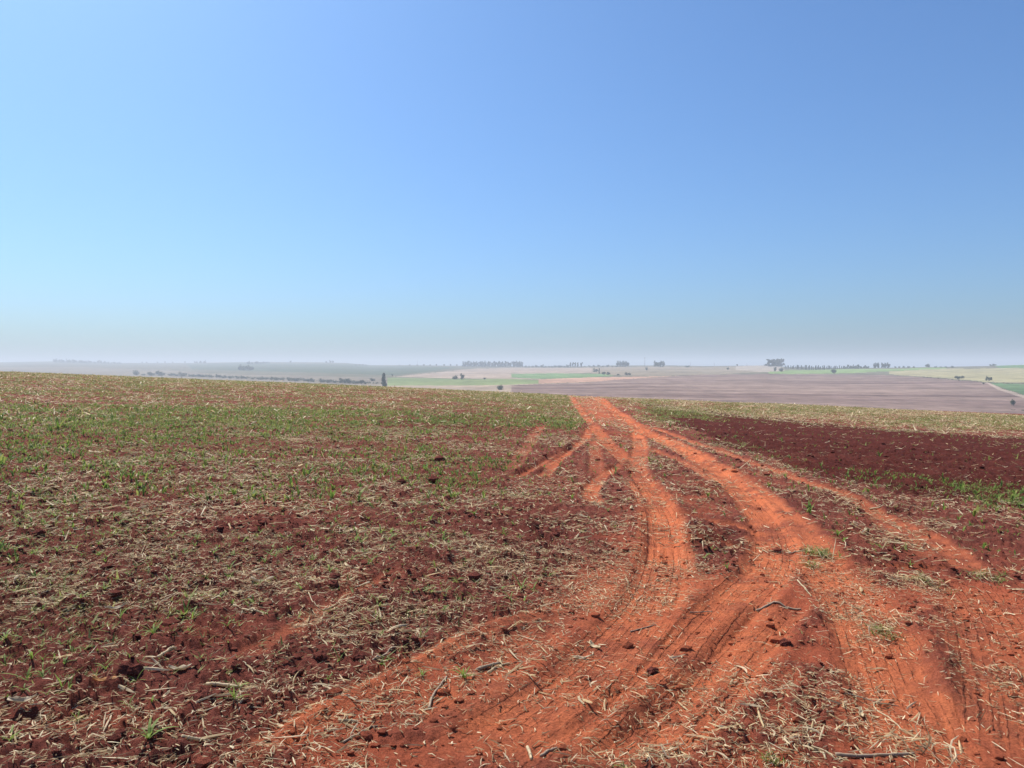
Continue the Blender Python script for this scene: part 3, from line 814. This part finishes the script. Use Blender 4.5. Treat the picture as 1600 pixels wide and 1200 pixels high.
# --- straw litter (nobody could count it); the largest near pieces become objects of their own below
LIT = []
PICK = []
for (n, a, b, lmu, wmu, seed) in [(110000, 2.4, 7, .034, .0038, 21), (150000, 7, 18, .058, .0078, 22), (250000, 18, 60, .12, .022, 23)]:
    x, y, px, py, r_ = scatter(n, a, b, straw_density, seed, .45 if a < 3 else .7)
    k = len(x)
    L = lmu * np.exp(r_.normal(0, .5, k)); w = wmu * np.exp(r_.normal(0, .45, k)); w = np.minimum(w, L * .4)
    th = r_.random(k) * 6.283; tilt = r_.normal(0, .20, k); bend = r_.normal(0, .35, k); fold = r_.random(k) * .9
    z = gz(x, y) + .004 + w * .2
    tw = r_.normal(0, .7, k)
    if a < 3:
        vis = (px > 20) & (px < 1580) & (py < 1190)
        score = np.where(vis, L / y, 0)
        order = np.argsort(-score)[:300]
        PICK.append((x[order], y[order], z[order], L[order], w[order], th[order], tilt[order], px[order], py[order]))
        keep = np.ones(k, bool); keep[order] = False
    else: keep = np.ones(k, bool)
    for kk, sg in ((keep & (y < 4.6), 2), (keep & (y >= 4.6), 1)):
        if not kk.any(): continue
        V, Q = strips(x[kk], y[kk], z[kk], L[kk], w[kk], th[kk], tilt[kk], bend[kk], fold[kk], r_, sg, tw[kk], a > 10)
        LIT.append((V, Q, []))
v, fs = join(LIT)
o = mesh_np('straw_litter', v, fs, M_STRAW); tag(o, 'dry straw and corn residue scattered over the red soil', 'straw', None, 'stuff')

# --- loose crumbs and small clods
ico_v = np.array([(0, 0, 1), (.894, 0, .447), (.276, .851, .447), (-.724, .526, .447), (-.724, -.526, .447), (.276, -.851, .447), (.724, .526, -.447), (-.276, .851, -.447), (-.894, 0, -.447), (-.276, -.851, -.447), (.724, -.526, -.447), (0, 0, -1)])
ico_f = np.array([(0,1,2),(0,2,3),(0,3,4),(0,4,5),(0,5,1),(1,6,2),(2,7,3),(3,8,4),(4,9,5),(5,10,1),(6,7,2),(7,8,3),(8,9,4),(9,10,5),(10,6,1),(11,7,6),(11,8,7),(11,9,8),(11,10,9),(11,6,10)])
def crumb_d(px, py): return np.full(px.shape, .6)
CV, CF, k0 = [], [], 0
CA = [[], [], []]
for n, a, b, s0, seed in [(8500, 2.4, 8, .009, 31), (4500, 8, 22, .013, 32)]:
    x, y, px, py, r_ = scatter(n, a, b, crumb_d, seed, .8)
    ok = r_.random(len(x)) < (1.05 - .6 * gval(comp, x, y)); x, y = x[ok], y[ok]
    k = len(x); s = s0 * np.exp(r_.normal(0, .5, k))
    vv = ico_v[None] * (0.7 + .6 * r_.random((k, 12, 1))) * s[:, None, None] * np.array([1.2, 1, .75]) + np.stack([x, y, gz(x, y) + s * .25], 1)[:, None]
    for q_, A_ in enumerate((dust, comp, moist)): CA[q_].append(np.repeat(gval(A_, x, y), 12))
    CV.append(vv.reshape(-1, 3)); CF.append((ico_f[None] + (np.arange(k) * 12)[:, None, None]).reshape(-1, 3) + k0); k0 += k * 12
o = mesh_np('soil_crumbs', np.concatenate(CV), np.concatenate(CF), M_SOIL, False)
for q_, k in enumerate(('dust', 'compact', 'moist')): attr(o, k, np.concatenate(CA[q_]))
tag(o, 'loose red soil crumbs scattered over the field', 'soil', None, 'stuff')

# --- blades: corn seedlings and weeds
def blades(x, y, z, h, nb, r_, wide, seg=3, lean=0.75):
    """nb arching pointed blades from each point"""
    n = len(x)
    X = np.repeat(x, nb); Y = np.repeat(y, nb); Zb = np.repeat(z, nb); H = np.repeat(h, nb) * (0.6 + .55 * r_.random(n * nb))
    th = r_.random(n * nb) * 6.283; le = lean * (0.35 + .9 * r_.random(n * nb)); ww = H * wide * (0.7 + .6 * r_.random(n * nb))
    N = n * nb; m = 2 * seg + 1
    V = np.zeros((N, m, 3))
    for i in range(seg + 1):
        t = i / seg
        out = H * le * t ** 1.6; up = H * (t - 0.42 * le * t ** 2.6)
        wv = ww * (1 - t) ** .6 * (0.55 + 1.2 * t) * .5
        cx, cy, cz = X + np.cos(th) * out, Y + np.sin(th) * out, Zb + up
        if i < seg:
            V[:, 2 * i] = np.stack([cx - np.sin(th) * wv, cy + np.cos(th) * wv, cz], 1)
            V[:, 2 * i + 1] = np.stack([cx + np.sin(th) * wv, cy - np.cos(th) * wv, cz], 1)
        else: V[:, 2 * seg] = np.stack([cx, cy, cz], 1)
    base = (np.arange(N) * m)[:, None, None]
    Q = (base + np.array([[2 * i, 2 * i + 1, 2 * i + 3, 2 * i + 2] for i in range(seg - 1)])[None]).reshape(-1, 4) if seg > 1 else np.zeros((0, 4), int)
    T = (base[:, 0] + np.array([2 * seg - 2, 2 * seg - 1, 2 * seg]))
    return V.reshape(-1, 3), Q, T

x, y, px, py, r_ = scatter(4200, 2.5, 8.5, lambda a, b: green_density(a, b) * 1.2, 41, .95)
h = .055 * np.exp(r_.normal(0, .35, len(x)))
vis = (px > 5) & (px < 1595) & (py < 1195)
so = np.argsort(-np.where(vis, h / y, 0)); near_i, rest_i = so[:300], so[300:]
SEED = (x[near_i], y[near_i], h[near_i], px[near_i], py[near_i])
G = [blades(x[rest_i], y[rest_i], gz(x[rest_i], y[rest_i]) - .004, h[rest_i], 5, r_, .17, 3, 1.1)]
x, y, px, py, r_ = scatter(52000, 8.5, 24, green_density, 42, .95)
G.append(blades(x, y, gz(x, y) - .004, .065 * np.exp(r_.normal(0, .35, len(x))), 4, r_, .20, 2))
o = mesh_np('green_sprouts', *join(G), M_GREEN); tag(o, 'small green sprouts spread through the left field', 'sprouts', None, 'stuff')
WG = []
x, y, px, py, r_ = scatter(330000, 17, 60, green_density, 43, .95)
WG.append(blades(x, y, gz(x, y) - .004, .075 * np.exp(r_.normal(0, .3, len(x))), 3, r_, .45, 1, 1.1))
x, y, px, py, r_ = scatter(170000, 4, 20, green_density, 44, .95)
WG.append(blades(x, y, gz(x, y) - .004, .036 * np.exp(r_.normal(0, .35, len(x))), 3, r_, .34, 1, 1.3))
o = mesh_np('low_weeds', *join(WG), M_WEED); tag(o, 'low green weeds covering the field towards the crest', 'weeds', None, 'stuff')

# ------------------------------------------------------------------ single seedlings
def zone(px, py):
    if py > 1040:
        return 'in the bottom left corner' if px < 260 else ('left of the diagonal furrow near the bottom' if px < 640 else ('among the tread marks at the bottom' if px < 1230 else 'on the straw-strewn soil at bottom right'))
    if py > 900:
        return 'among the straw at the left edge' if px < 260 else ('on the soil above the diagonal furrow' if px < 800 else ('beside the middle tyre track' if px < 1230 else 'on the right-hand strawy soil'))
    if py < 845: return 'far back in the left part of the middle field' if px < 420 else ('far back in the middle field left of the tracks' if px < 880 else 'far back beside the tyre tracks')
    return 'in the left half of the middle field' if px < 420 else ('in the middle field left of the tracks' if px < 880 else ('between the tyre tracks' if px < 1290 else 'on the soil right of the tracks'))
SP = []
for k in range(8):
    r_ = np.random.default_rng(500 + k)
    o = mesh_np('corn_seedling', *(lambda b: (b[0], [b[1], b[2]]))(blades(np.zeros(1), np.zeros(1), np.zeros(1), np.ones(1), 5 + k % 2, r_, .17, 4, 1.15)), M_GREEN)
    SP.append(o.data); bpy.data.objects.remove(o)
LEAF = []
for k in range(5):
    r_ = np.random.default_rng(540 + k)
    b = blades(np.zeros(1), np.zeros(1), np.zeros(1), np.ones(1), 1, r_, .125, 5, 1.2)
    V = b[0].copy(); c = V[-1]; a0 = math.atan2(c[1], c[0]); ca, sa = math.cos(-a0), math.sin(-a0)
    V = np.stack([V[:, 0] * ca - V[:, 1] * sa, V[:, 0] * sa + V[:, 1] * ca, V[:, 2]], 1)
    o = mesh_np('leaf', V, [b[1], b[2]], M_GREEN); LEAF.append(o.data); bpy.data.objects.remove(o)
def seedling_parts(x, y, h, label, group=None, n=5):
    e = bpy.data.objects.new('corn_seedling', None); COL.objects.link(e)
    e.location = (float(x), float(y), float(gz(x, y)) - .004); e.scale = (float(h),) * 3; e.empty_display_size = .05
    a = random.random() * 6.28
    for k in range(n):
        c = bpy.data.objects.new('leaf', random.choice(LEAF)); COL.objects.link(c); c.parent = e
        a += 2.4 + random.uniform(-.4, .4); c.rotation_euler = (0, random.uniform(.05, .75), a); s = random.uniform(.7, 1.15); c.scale = (s, s, s)
    tag(e, label, 'seedling', group)
sx, sy, sh, spx, spy = SEED
for i in range(len(sx)):
    zn_ = zone(spx[i], spy[i])
    lab = 'young green seedling ' + zn_
    if i < 60: seedling_parts(sx[i], sy[i], sh[i] * 1.1, 'larger young green seedling ' + zn_, 'larger seedlings ' + zn_)
    else:
        o = bpy.data.objects.new('corn_seedling', SP[i % 8]); COL.objects.link(o)
        o.location = (float(sx[i]), float(sy[i]), float(gz(sx[i], sy[i])) - .004); o.scale = (float(sh[i]),) * 3; o.rotation_euler = (0, 0, random.random() * 6.28)
        tag(o, 'small ' + lab, 'seedling', 'small seedlings ' + zn_)
for px_, py_, hpx, lb in [(240, 992, 34, 'bright green seedling growing beside a curled pale leaf, upper left foreground'), (232, 1148, 48, 'tall bright green seedling standing on the bare soil patch at bottom left'),
                          (372, 1062, 30, 'broad green seedling beside the long pale stalk'), (366, 1096, 32, 'dark green seedling just below the long pale stalk'), (16, 1155, 34, 'bright green seedling at the very left edge near the bottom'),
                          (290, 955, 30, 'light green seedling above the pale stalk, left foreground'), (265, 905, 26, 'bushy bright green seedling in the upper left foreground'), (596, 1030, 26, 'pale green seedling beside a dark stick near the diagonal furrow'),
                          (660, 1050, 22, 'green seedling on the crest of the diagonal furrow'), (692, 832, 22, 'bright green seedling in the middle field'), (725, 1045, 34, 'dark green seedling right of the diagonal furrow')]:
    gx_, gy_ = pix_ground(np.array([px_]), np.array([py_ + hpx * .4]))
    seedling_parts(gx_[0], gy_[0], hpx / F * gy_[0] * .95, lb, None, 8)

# ------------------------------------------------------------------ single straw pieces
STRW = []
for k in range(10):
    r_ = np.random.default_rng(600 + k); one = np.ones(1)
    V, Q = strips(0 * one, 0 * one, 0 * one, one, one * r_.uniform(.045, .12), 0 * one, 0 * one, one * r_.normal(0, .25), one * r_.uniform(.3, .9), r_, 5, one * r_.normal(0, .8))
    o = mesh_np('straw_piece', V, Q, M_STRAW if k % 3 else M_HUSK); STRW.append(o.data); bpy.data.objects.remove(o)
X_, Y_, Z_, L_, W_, T_, I_, P_, Q_ = PICK[0]
for i in range(len(X_)):
    o = bpy.data.objects.new('straw_piece', STRW[i % 10]); COL.objects.link(o)
    o.location = (float(X_[i]), float(Y_[i]), float(Z_[i]) + .004); o.scale = (float(L_[i]),) * 3
    o.rotation_euler = (random.uniform(-.3, .3), float(-I_[i]) * .8, float(T_[i]))
    zn_ = zone(P_[i], Q_[i]); big = L_[i] / Y_[i] > np.median(L_ / Y_)
    an = abs(math.sin(float(T_[i]))); way = 'lying crosswise' if an < .5 else ('lying aslant' if an < .87 else 'pointing away')
    tag(o, ('long' if big else 'short') + ' dry straw ' + way + ' ' + zn_, 'straw', ('long' if big else 'short') + ' straw ' + way + ' ' + zn_)

# ------------------------------------------------------------------ named debris
def pt(px, py, up=0.0):
    gx_, gy_ = pix_ground(np.array([px], float), np.array([py], float))
    return np.array([gx_[0], gy_[0], float(gz(gx_, gy_)[0]) + up])
def stalk(pix, rad, mat, label, name='corn_stalk', cat='stalk', lift=0.0, n=7):
    """a dry stalk through photo points, lying on the soil; knots and a split end"""
    rad *= .72
    P = smooth_poly(np.array([pt(a, b) for a, b in pix]), 6)
    P[:, 2] = np.maximum(gz(P[:, 0], P[:, 1]), np.linspace(P[0, 2], P[-1, 2], len(P))) + rad * .8 + lift
    c = P.mean(0); P = P - [c[0], c[1], c[2]]
    e = bpy.data.objects.new(name, None); COL.objects.link(e); e.location = c; e.empty_display_size = .05
    rd = rad * (1 - .25 * np.linspace(0, 1, len(P))) * (1 + .08 * np.sin(np.arange(len(P)) * 2.1))
    v, q, t = tube(P, rd, n); mesh_np('stem', v, [q, t], mat, True, e)
    for f_ in (.3, .68):
        k = int(f_ * (len(P) - 1)); d = P[min(k + 1, len(P) - 1)] - P[k]; d /= np.linalg.norm(d) + 1e-9
        v, q, t = tube([P[k] - d * rad * .5, P[k], P[k] + d * rad * .5], [rad * .9, rad * 1.3, rad * .9], n); mesh_np('node_ring', v, [q, t], mat, True, e)
    tag(e, label, cat)
def husk(px, py, lpx, ang, wfrac, mat, label, curl=.6, name='corn_husk', up=.0):
    """a curled dry leaf: cupped sheet with thickness"""
    p = pt(px, py); L = lpx / F * p[1]; w = L * wfrac * .62
    nu, nv = 9, 5; Vv = []
    for i in range(nu):
        t = i / (nu - 1)
        for j in range(nv):
            s = j / (nv - 1) * 2 - 1
            ww = w * .5 * (0.25 + .75 * t) ** .5 * (1.02 - t) ** .45 * 1.5 * (1 + .22 * math.sin(17 * t + 5 * s + px))
            a = s * curl * 1.6
            Vv.append((L * (t - .5), ww * math.sin(a) / max(.3, math.sin(min(1.5, curl * 1.6))), ww * (1 - math.cos(a)) * .9 + L * curl * .22 * (2 * t - 1) ** 2 + .035 * L * math.sin(9 * t + 3 * s + py)))
    Vv = np.array(Vv); idx = np.arange(nu * nv).reshape(nu, nv)
    Q = np.stack([idx[:-1, :-1], idx[1:, :-1], idx[1:, 1:], idx[:-1, 1:]], -1).reshape(-1, 4)
    o = mesh_np(name, Vv, Q, mat, True); sm = o.modifiers.new('thickness', 'SOLIDIFY'); sm.thickness = max(.0012, w * .03)
    o.location = (p[0], p[1], p[2] + .003 + up); o.rotation_euler = (random.uniform(-.35, .35), random.uniform(-.15, .15), ang)
    tag(o, label, 'husk')
def clod(px, py, spx, label):
    p = pt(px, py); s = spx / F * p[1] * .36
    import bmesh
    bm = bmesh.new(); bmesh.ops.create_icosphere(bm, subdivisions=3, radius=1)
    sd_ = random.random() * 50
    for v in bm.verts:
        c = v.co
        n_ = float(vn(np.array([c.x * 1.6 + sd_ + c.z * .7]), np.array([c.y * 1.6 + c.z * 1.1]), 5)[0]) - .5
        n2_ = float(vn(np.array([c.x * 4.5 + sd_ - c.z]), np.array([c.y * 4.5 + c.z * 3]), 6)[0]) - .5
        v.co = c * (1 + .75 * n_ + .3 * n2_)
    me = bpy.data.meshes.new('soil_clod'); bm.to_mesh(me); bm.free()
    me.materials.append(M_SOIL)
    o = bpy.data.objects.new('soil_clod', me); COL.objects.link(o)
    o.location = (p[0], p[1], p[2] + s * .35); o.scale = (s * 1.15, s, s * .8); o.rotation_euler = (0, 0, random.random() * 6)
    tag(o, label, 'clod')
stalk([(1306, 1187), (1345, 1186), (1395, 1181), (1428, 1176)], .011, M_STICK, 'long brown flattened stalk lying at the bottom right corner')
stalk([(1378, 1086), (1366, 1092), (1370, 1102), (1388, 1113), (1402, 1124), (1413, 1136), (1426, 1133)], .0055, M_HUSK, 'thin pale stem bent in an S curve at bottom right')
stalk([(1300, 1084), (1335, 1088), (1368, 1093), (1404, 1095)], .004, M_STICK, 'thin dark stick behind the S-shaped stem')
stalk([(1182, 946), (1205, 944), (1232, 949), (1252, 952)], .012, M_STICK, 'crooked grey stick lying above the twin tread marks')
stalk([(1246, 917), (1258, 928), (1268, 935)], .008, M_HUSK, 'short pale stalk right of the crooked grey stick')
stalk([(670, 1107), (676, 1089), (686, 1075), (698, 1059)], .009, M_STICK, 'leaning weathered stalk with a pale end right of the diagonal furrow')
stalk([(536, 1163), (562, 1148), (590, 1134)], .007, M_STICK, 'thin straight stick near the bottom, right of the diagonal furrow')
stalk([(529, 1130), (544, 1129), (558, 1129)], .010, M_HUSK, 'short pale stalk section on the diagonal furrow')
stalk([(745, 1048), (765, 1041), (783, 1036)], .012, M_STICK, 'split stalk beside the dark green seedling')
stalk([(762, 1050), (780, 1040), (796, 1036)], .008, M_HUSK, 'pale stalk lying against the split stalk')
stalk([(322, 1071), (350, 1072), (372, 1075)], .013, M_HUSK, 'thick pale stalk at left, end buried in straw')
stalk([(284, 1172), (305, 1168), (328, 1165)], .010, M_HUSK, 'pale stalk section at the bottom left')
stalk([(378, 958), (410, 962), (432, 963)], .009, M_HUSK, 'tan stalk lying flat in the middle left foreground')
stalk([(246, 1045), (262, 1033), (275, 1028)], .010, M_HUSK, 'bleached stalk pointing away left of the thick pale stalk')
stalk([(4, 957), (28, 959), (52, 960)], .009, M_HUSK, 'long pale stalk at the left edge')
stalk([(578, 1040), (600, 1033), (618, 1023)], .010, M_STICK, 'dark stalk with a shadow above the diagonal furrow')
stalk([(482, 927), (490, 944), (500, 950)], .005, M_HUSK, 'thin bent pale straw in the centre left')
stalk([(505, 953), (518, 948), (530, 942)], .007, M_HUSK, 'short pale stalk beside the thin bent straw')
stalk([(985, 980), (1005, 975), (1025, 970)], .006, M_STICK, 'thin dark stick left of the tread marks')
stalk([(1078, 958), (1095, 954), (1113, 949)], .005, M_STICK, 'thin stick crossing the middle track')
stalk([(1232, 861), (1250, 862), (1266, 862)], .009, M_STICK, 'dark thin stick at the end of the bright orange track')
stalk([(1360, 794), (1372, 796), (1381, 797)], .014, M_HUSK, 'pale stalk lying across the narrow right track')
stalk([(1472, 787), (1482, 789), (1490, 790)], .016, M_HUSK, 'pale stalk on the soil below the green strip')
stalk([(1067, 629), (1067, 628)], .02, M_STICK, 'stump of dry stalk at the crest right of the track')
stalk([(824, 1161), (828, 1175), (830, 1189)], .010, M_HUSK, 'upright-looking pale stalk at the bottom centre')
stalk([(845, 1183), (860, 1172), (870, 1165)], .009, M_STICK, 'dark curved stalk at the bottom centre')
stalk([(1281, 1175), (1286, 1184), (1290, 1192)], .007, M_HUSK, 'short pale stalk left of the long brown stalk')
stalk([(1268, 1172), (1290, 1180), (1306, 1193)], .005, M_HUSK, 'thin pale straw touching the long brown stalk')
husk(1345, 1113, 26, 1.2, .45, M_HUSK, 'cupped pale husk standing left of the S-shaped stem', .9)
husk(1367, 1113, 17, -.7, .42, M_HUSK, 'stubby pale cob piece beside the S-shaped stem', 1.0)
husk(556, 892, 40, -.25, .32, M_HUSK, 'large cream husk in the middle left field', .5)
husk(560, 915, 36, .2, .35, M_GREYHUSK, 'tan folded leaf just below the large cream husk', .6)
husk(164, 1086, 36, .5, .42, M_ORANGE, 'orange-brown dead leaf beside a dark hole at left', .8)
husk(36, 1120, 40, .3, .45, M_GREYHUSK, 'grey curled husk with dark shadow in the bottom left corner', .9, up=.02)
husk(40, 1134, 18, 1.3, .45, M_HUSK, 'small upright husk blade under the grey curled husk', .6)
husk(436, 1090, 34, -.5, .32, M_GREYHUSK, 'grey pointed husk left of the diagonal furrow', .6)
husk(181, 964, 34, .8, .35, M_GREYHUSK, 'grey leaf curling upward in the left foreground', .8, up=.02)
husk(312, 946, 38, .05, .28, M_HUSK, 'tan husk with an orange edge in the left foreground', .5)
husk(440, 1139, 26, -.35, .3, M_HUSK, 'pale husk lying near the bottom above the furrow', .5)
husk(258, 1098, 24, 1.4, .35, M_HUSK, 'small cream husk standing beside the dark clod', .7)
husk(282, 1055, 34, .3, .5, M_GREYHUSK, 'crumpled whitish husk heap left of the thick stalk', .9)
husk(930, 1003, 26, -.9, .40, M_HUSK, 'bright cream cob fragment left of the tread marks', .9)
husk(908, 1020, 36, -.2, .3, M_GREYHUSK, 'frayed grey husk below the bright cob fragment', .5)
husk(908, 1092, 22, -1.2, .35, M_HUSK, 'pale pointed husk on the tread marks', .6)
husk(545, 985, 22, 1.3, .3, M_GREYHUSK, 'whitish husk standing in the straw, centre left', .7)
husk(410, 915, 34, .3, .5, M_GREYHUSK, 'crumpled pale husk in the middle left field', .9)
husk(1430, 698, 12, .2, .5, M_HUSK, 'pale scrap on the dark bare soil at right', .9)
husk(1418, 727, 14, -.1, .35, M_HUSK, 'cream scrap on the dark soil above the green strip', .7)
husk(735, 740, 34, .1, .4, M_HUSK, 'pale husk in the far middle field', .6)
husk(405, 722, 26, .1, .4, M_HUSK, 'pale frayed husk in the green left field', .8)
husk(152, 711, 24, .1, .4, M_HUSK, 'cream husk scrap in the green field far left', .8)
husk(64, 712, 18, .1, .6, M_HUSK, 'tan husk tuft at the far left of the green field', .9)
for px_, py_, s_, lb in [(203, 1068, 40, 'dark soil clod beside the orange-brown leaf'), (313, 1104, 40, 'large dark soil clod at lower left'), (524, 905, 24, 'round dark clod beside the large cream husk'), (520, 922, 22, 'dark clod below the round one by the cream husk'),
                         (560, 1040, 26, 'dark clod in the shadow above the diagonal furrow'), (500, 1040, 30, 'dark clod above the furrow'), (843, 842, 22, 'left of two dark clods in the middle field'), (869, 842, 18, 'right of two dark clods in the middle field'),
                         (137, 903, 22, 'dark clod in the left foreground'), (462, 1056, 26, 'dark clod right of the seedling by the pale stalk'), (62, 840, 22, 'dark clod at the left edge of the field'), (1225, 1012, 24, 'dark clod on the edge of the right rut'), (1020, 1045, 22, 'dark clod between the tread marks')]:
    clod(px_, py_, s_, lb)
def tuft(px, py, hpx, n, label, mat, wpx, dry=False):
    p = pt(px, py); h = hpx / F * p[1]; w = wpx / F * p[1]
    r_ = np.random.default_rng(int(px * 7 + py)); xs, ys = r_.normal(0, w * .3, n), r_.normal(0, w * .4, n)
    zz = gz(p[0] + xs, p[1] + ys) - p[2]
    dry = mat is M_HUSK
    e = bpy.data.objects.new('grass_tuft', None); COL.objects.link(e); e.location = p; e.empty_display_size = .05
    if not dry:
        V, Q, T = blades(xs, ys, zz, h * (0.45 + .5 * r_.random(n)), 3, r_, .10, 3, 1.4)
        mesh_np('blades', V, [Q, T], mat, False, e)['kind'] = 'stuff'
    xs, ys = r_.normal(0, w * .34, n), r_.normal(0, w * .5, n)
    zz = gz(p[0] + xs, p[1] + ys) - p[2] + .004 + .02 * r_.random(n)
    L = w * .32 * np.exp(r_.normal(0, .5, n))
    V, Q = strips(xs, ys, zz, L, np.minimum(L * .12, .008), r_.random(n) * 6.28, r_.normal(0, .45, n), r_.normal(0, .5, n), r_.random(n), r_, 3, r_.normal(0, .8, n))
    mesh_np('dry_straws', V, Q, M_STRAW, False, e)['kind'] = 'stuff'
    tag(e, label, 'grass')
tuft(1278, 866, 20, 60, 'matted green grass tuft at the end of the bright orange track', M_WEED, 42)
tuft(1268, 884, 14, 30, 'small grass tuft just below the one ending the orange track', M_WEED, 30)
tuft(1200, 1193, 18, 26, 'green tuft at the bottom edge below the tread marks', M_GREEN, 34)
tuft(1378, 985, 18, 36, 'grass tuft on the right-hand strawy soil', M_WEED, 36)
tuft(1545, 908, 14, 36, 'green tuft near the right edge', M_WEED, 44)
tuft(1440, 912, 14, 40, 'flattened dry tuft in the right foreground', M_WEED, 50)
tuft(1045, 938, 16, 18, 'dark spiky straw tuft beside the middle track', M_HUSK, 22)
tuft(1155, 1058, 20, 20, 'straw tuft between the two tread marks', M_HUSK, 24)
tuft(1120, 1092, 18, 20, 'frayed straw tuft at the lower tread mark', M_HUSK, 24)
tuft(770, 1180, 26, 30, 'straw clump at the bottom centre left', M_HUSK, 44)
tuft(1010, 1180, 26, 34, 'straw clump across the tread marks at the bottom', M_HUSK, 54)
tuft(1440, 1165, 30, 40, 'pale fibrous straw heap at the right end of the long brown stalk', M_HUSK, 70)
tuft(1250, 1165, 26, 24, 'fan of pale straw left of the long brown stalk', M_HUSK, 40)

# ------------------------------------------------------------------ haze
mh = bpy.data.materials.new('haze'); mh.use_nodes = True
hn, hl = mh.node_tree.nodes, mh.node_tree.links
hn.remove(hn['Principled BSDF'])
pv = hn.new('ShaderNodeVolumePrincipled')
pv.inputs['Color'].default_value = (0.90, 0.95, 1.0, 1)
pv.inputs['Density'].default_value = 0.00032
pv.inputs['Anisotropy'].default_value = 0.1
hl.new(pv.outputs[0], hn['Material Output'].inputs['Volume'])
allz = PZ
R_ = 9500.0; zb, zt = float(allz.min()) - 2.0, float(allz.max()) + 45.0
hv = np.array([(sx_ * R_, sy_ * R_, zz_) for zz_ in (zb, zt) for sx_, sy_ in ((-1, -1), (1, -1), (1, 1), (-1, 1))])
hf = np.array([(3, 2, 1, 0), (4, 5, 6, 7), (0, 1, 5, 4), (1, 2, 6, 5), (2, 3, 7, 6), (3, 0, 4, 7)])
hz = mesh_np('haze', hv, hf, mh); tag(hz, 'thin pale haze over the valley', 'haze', None, 'stuff')
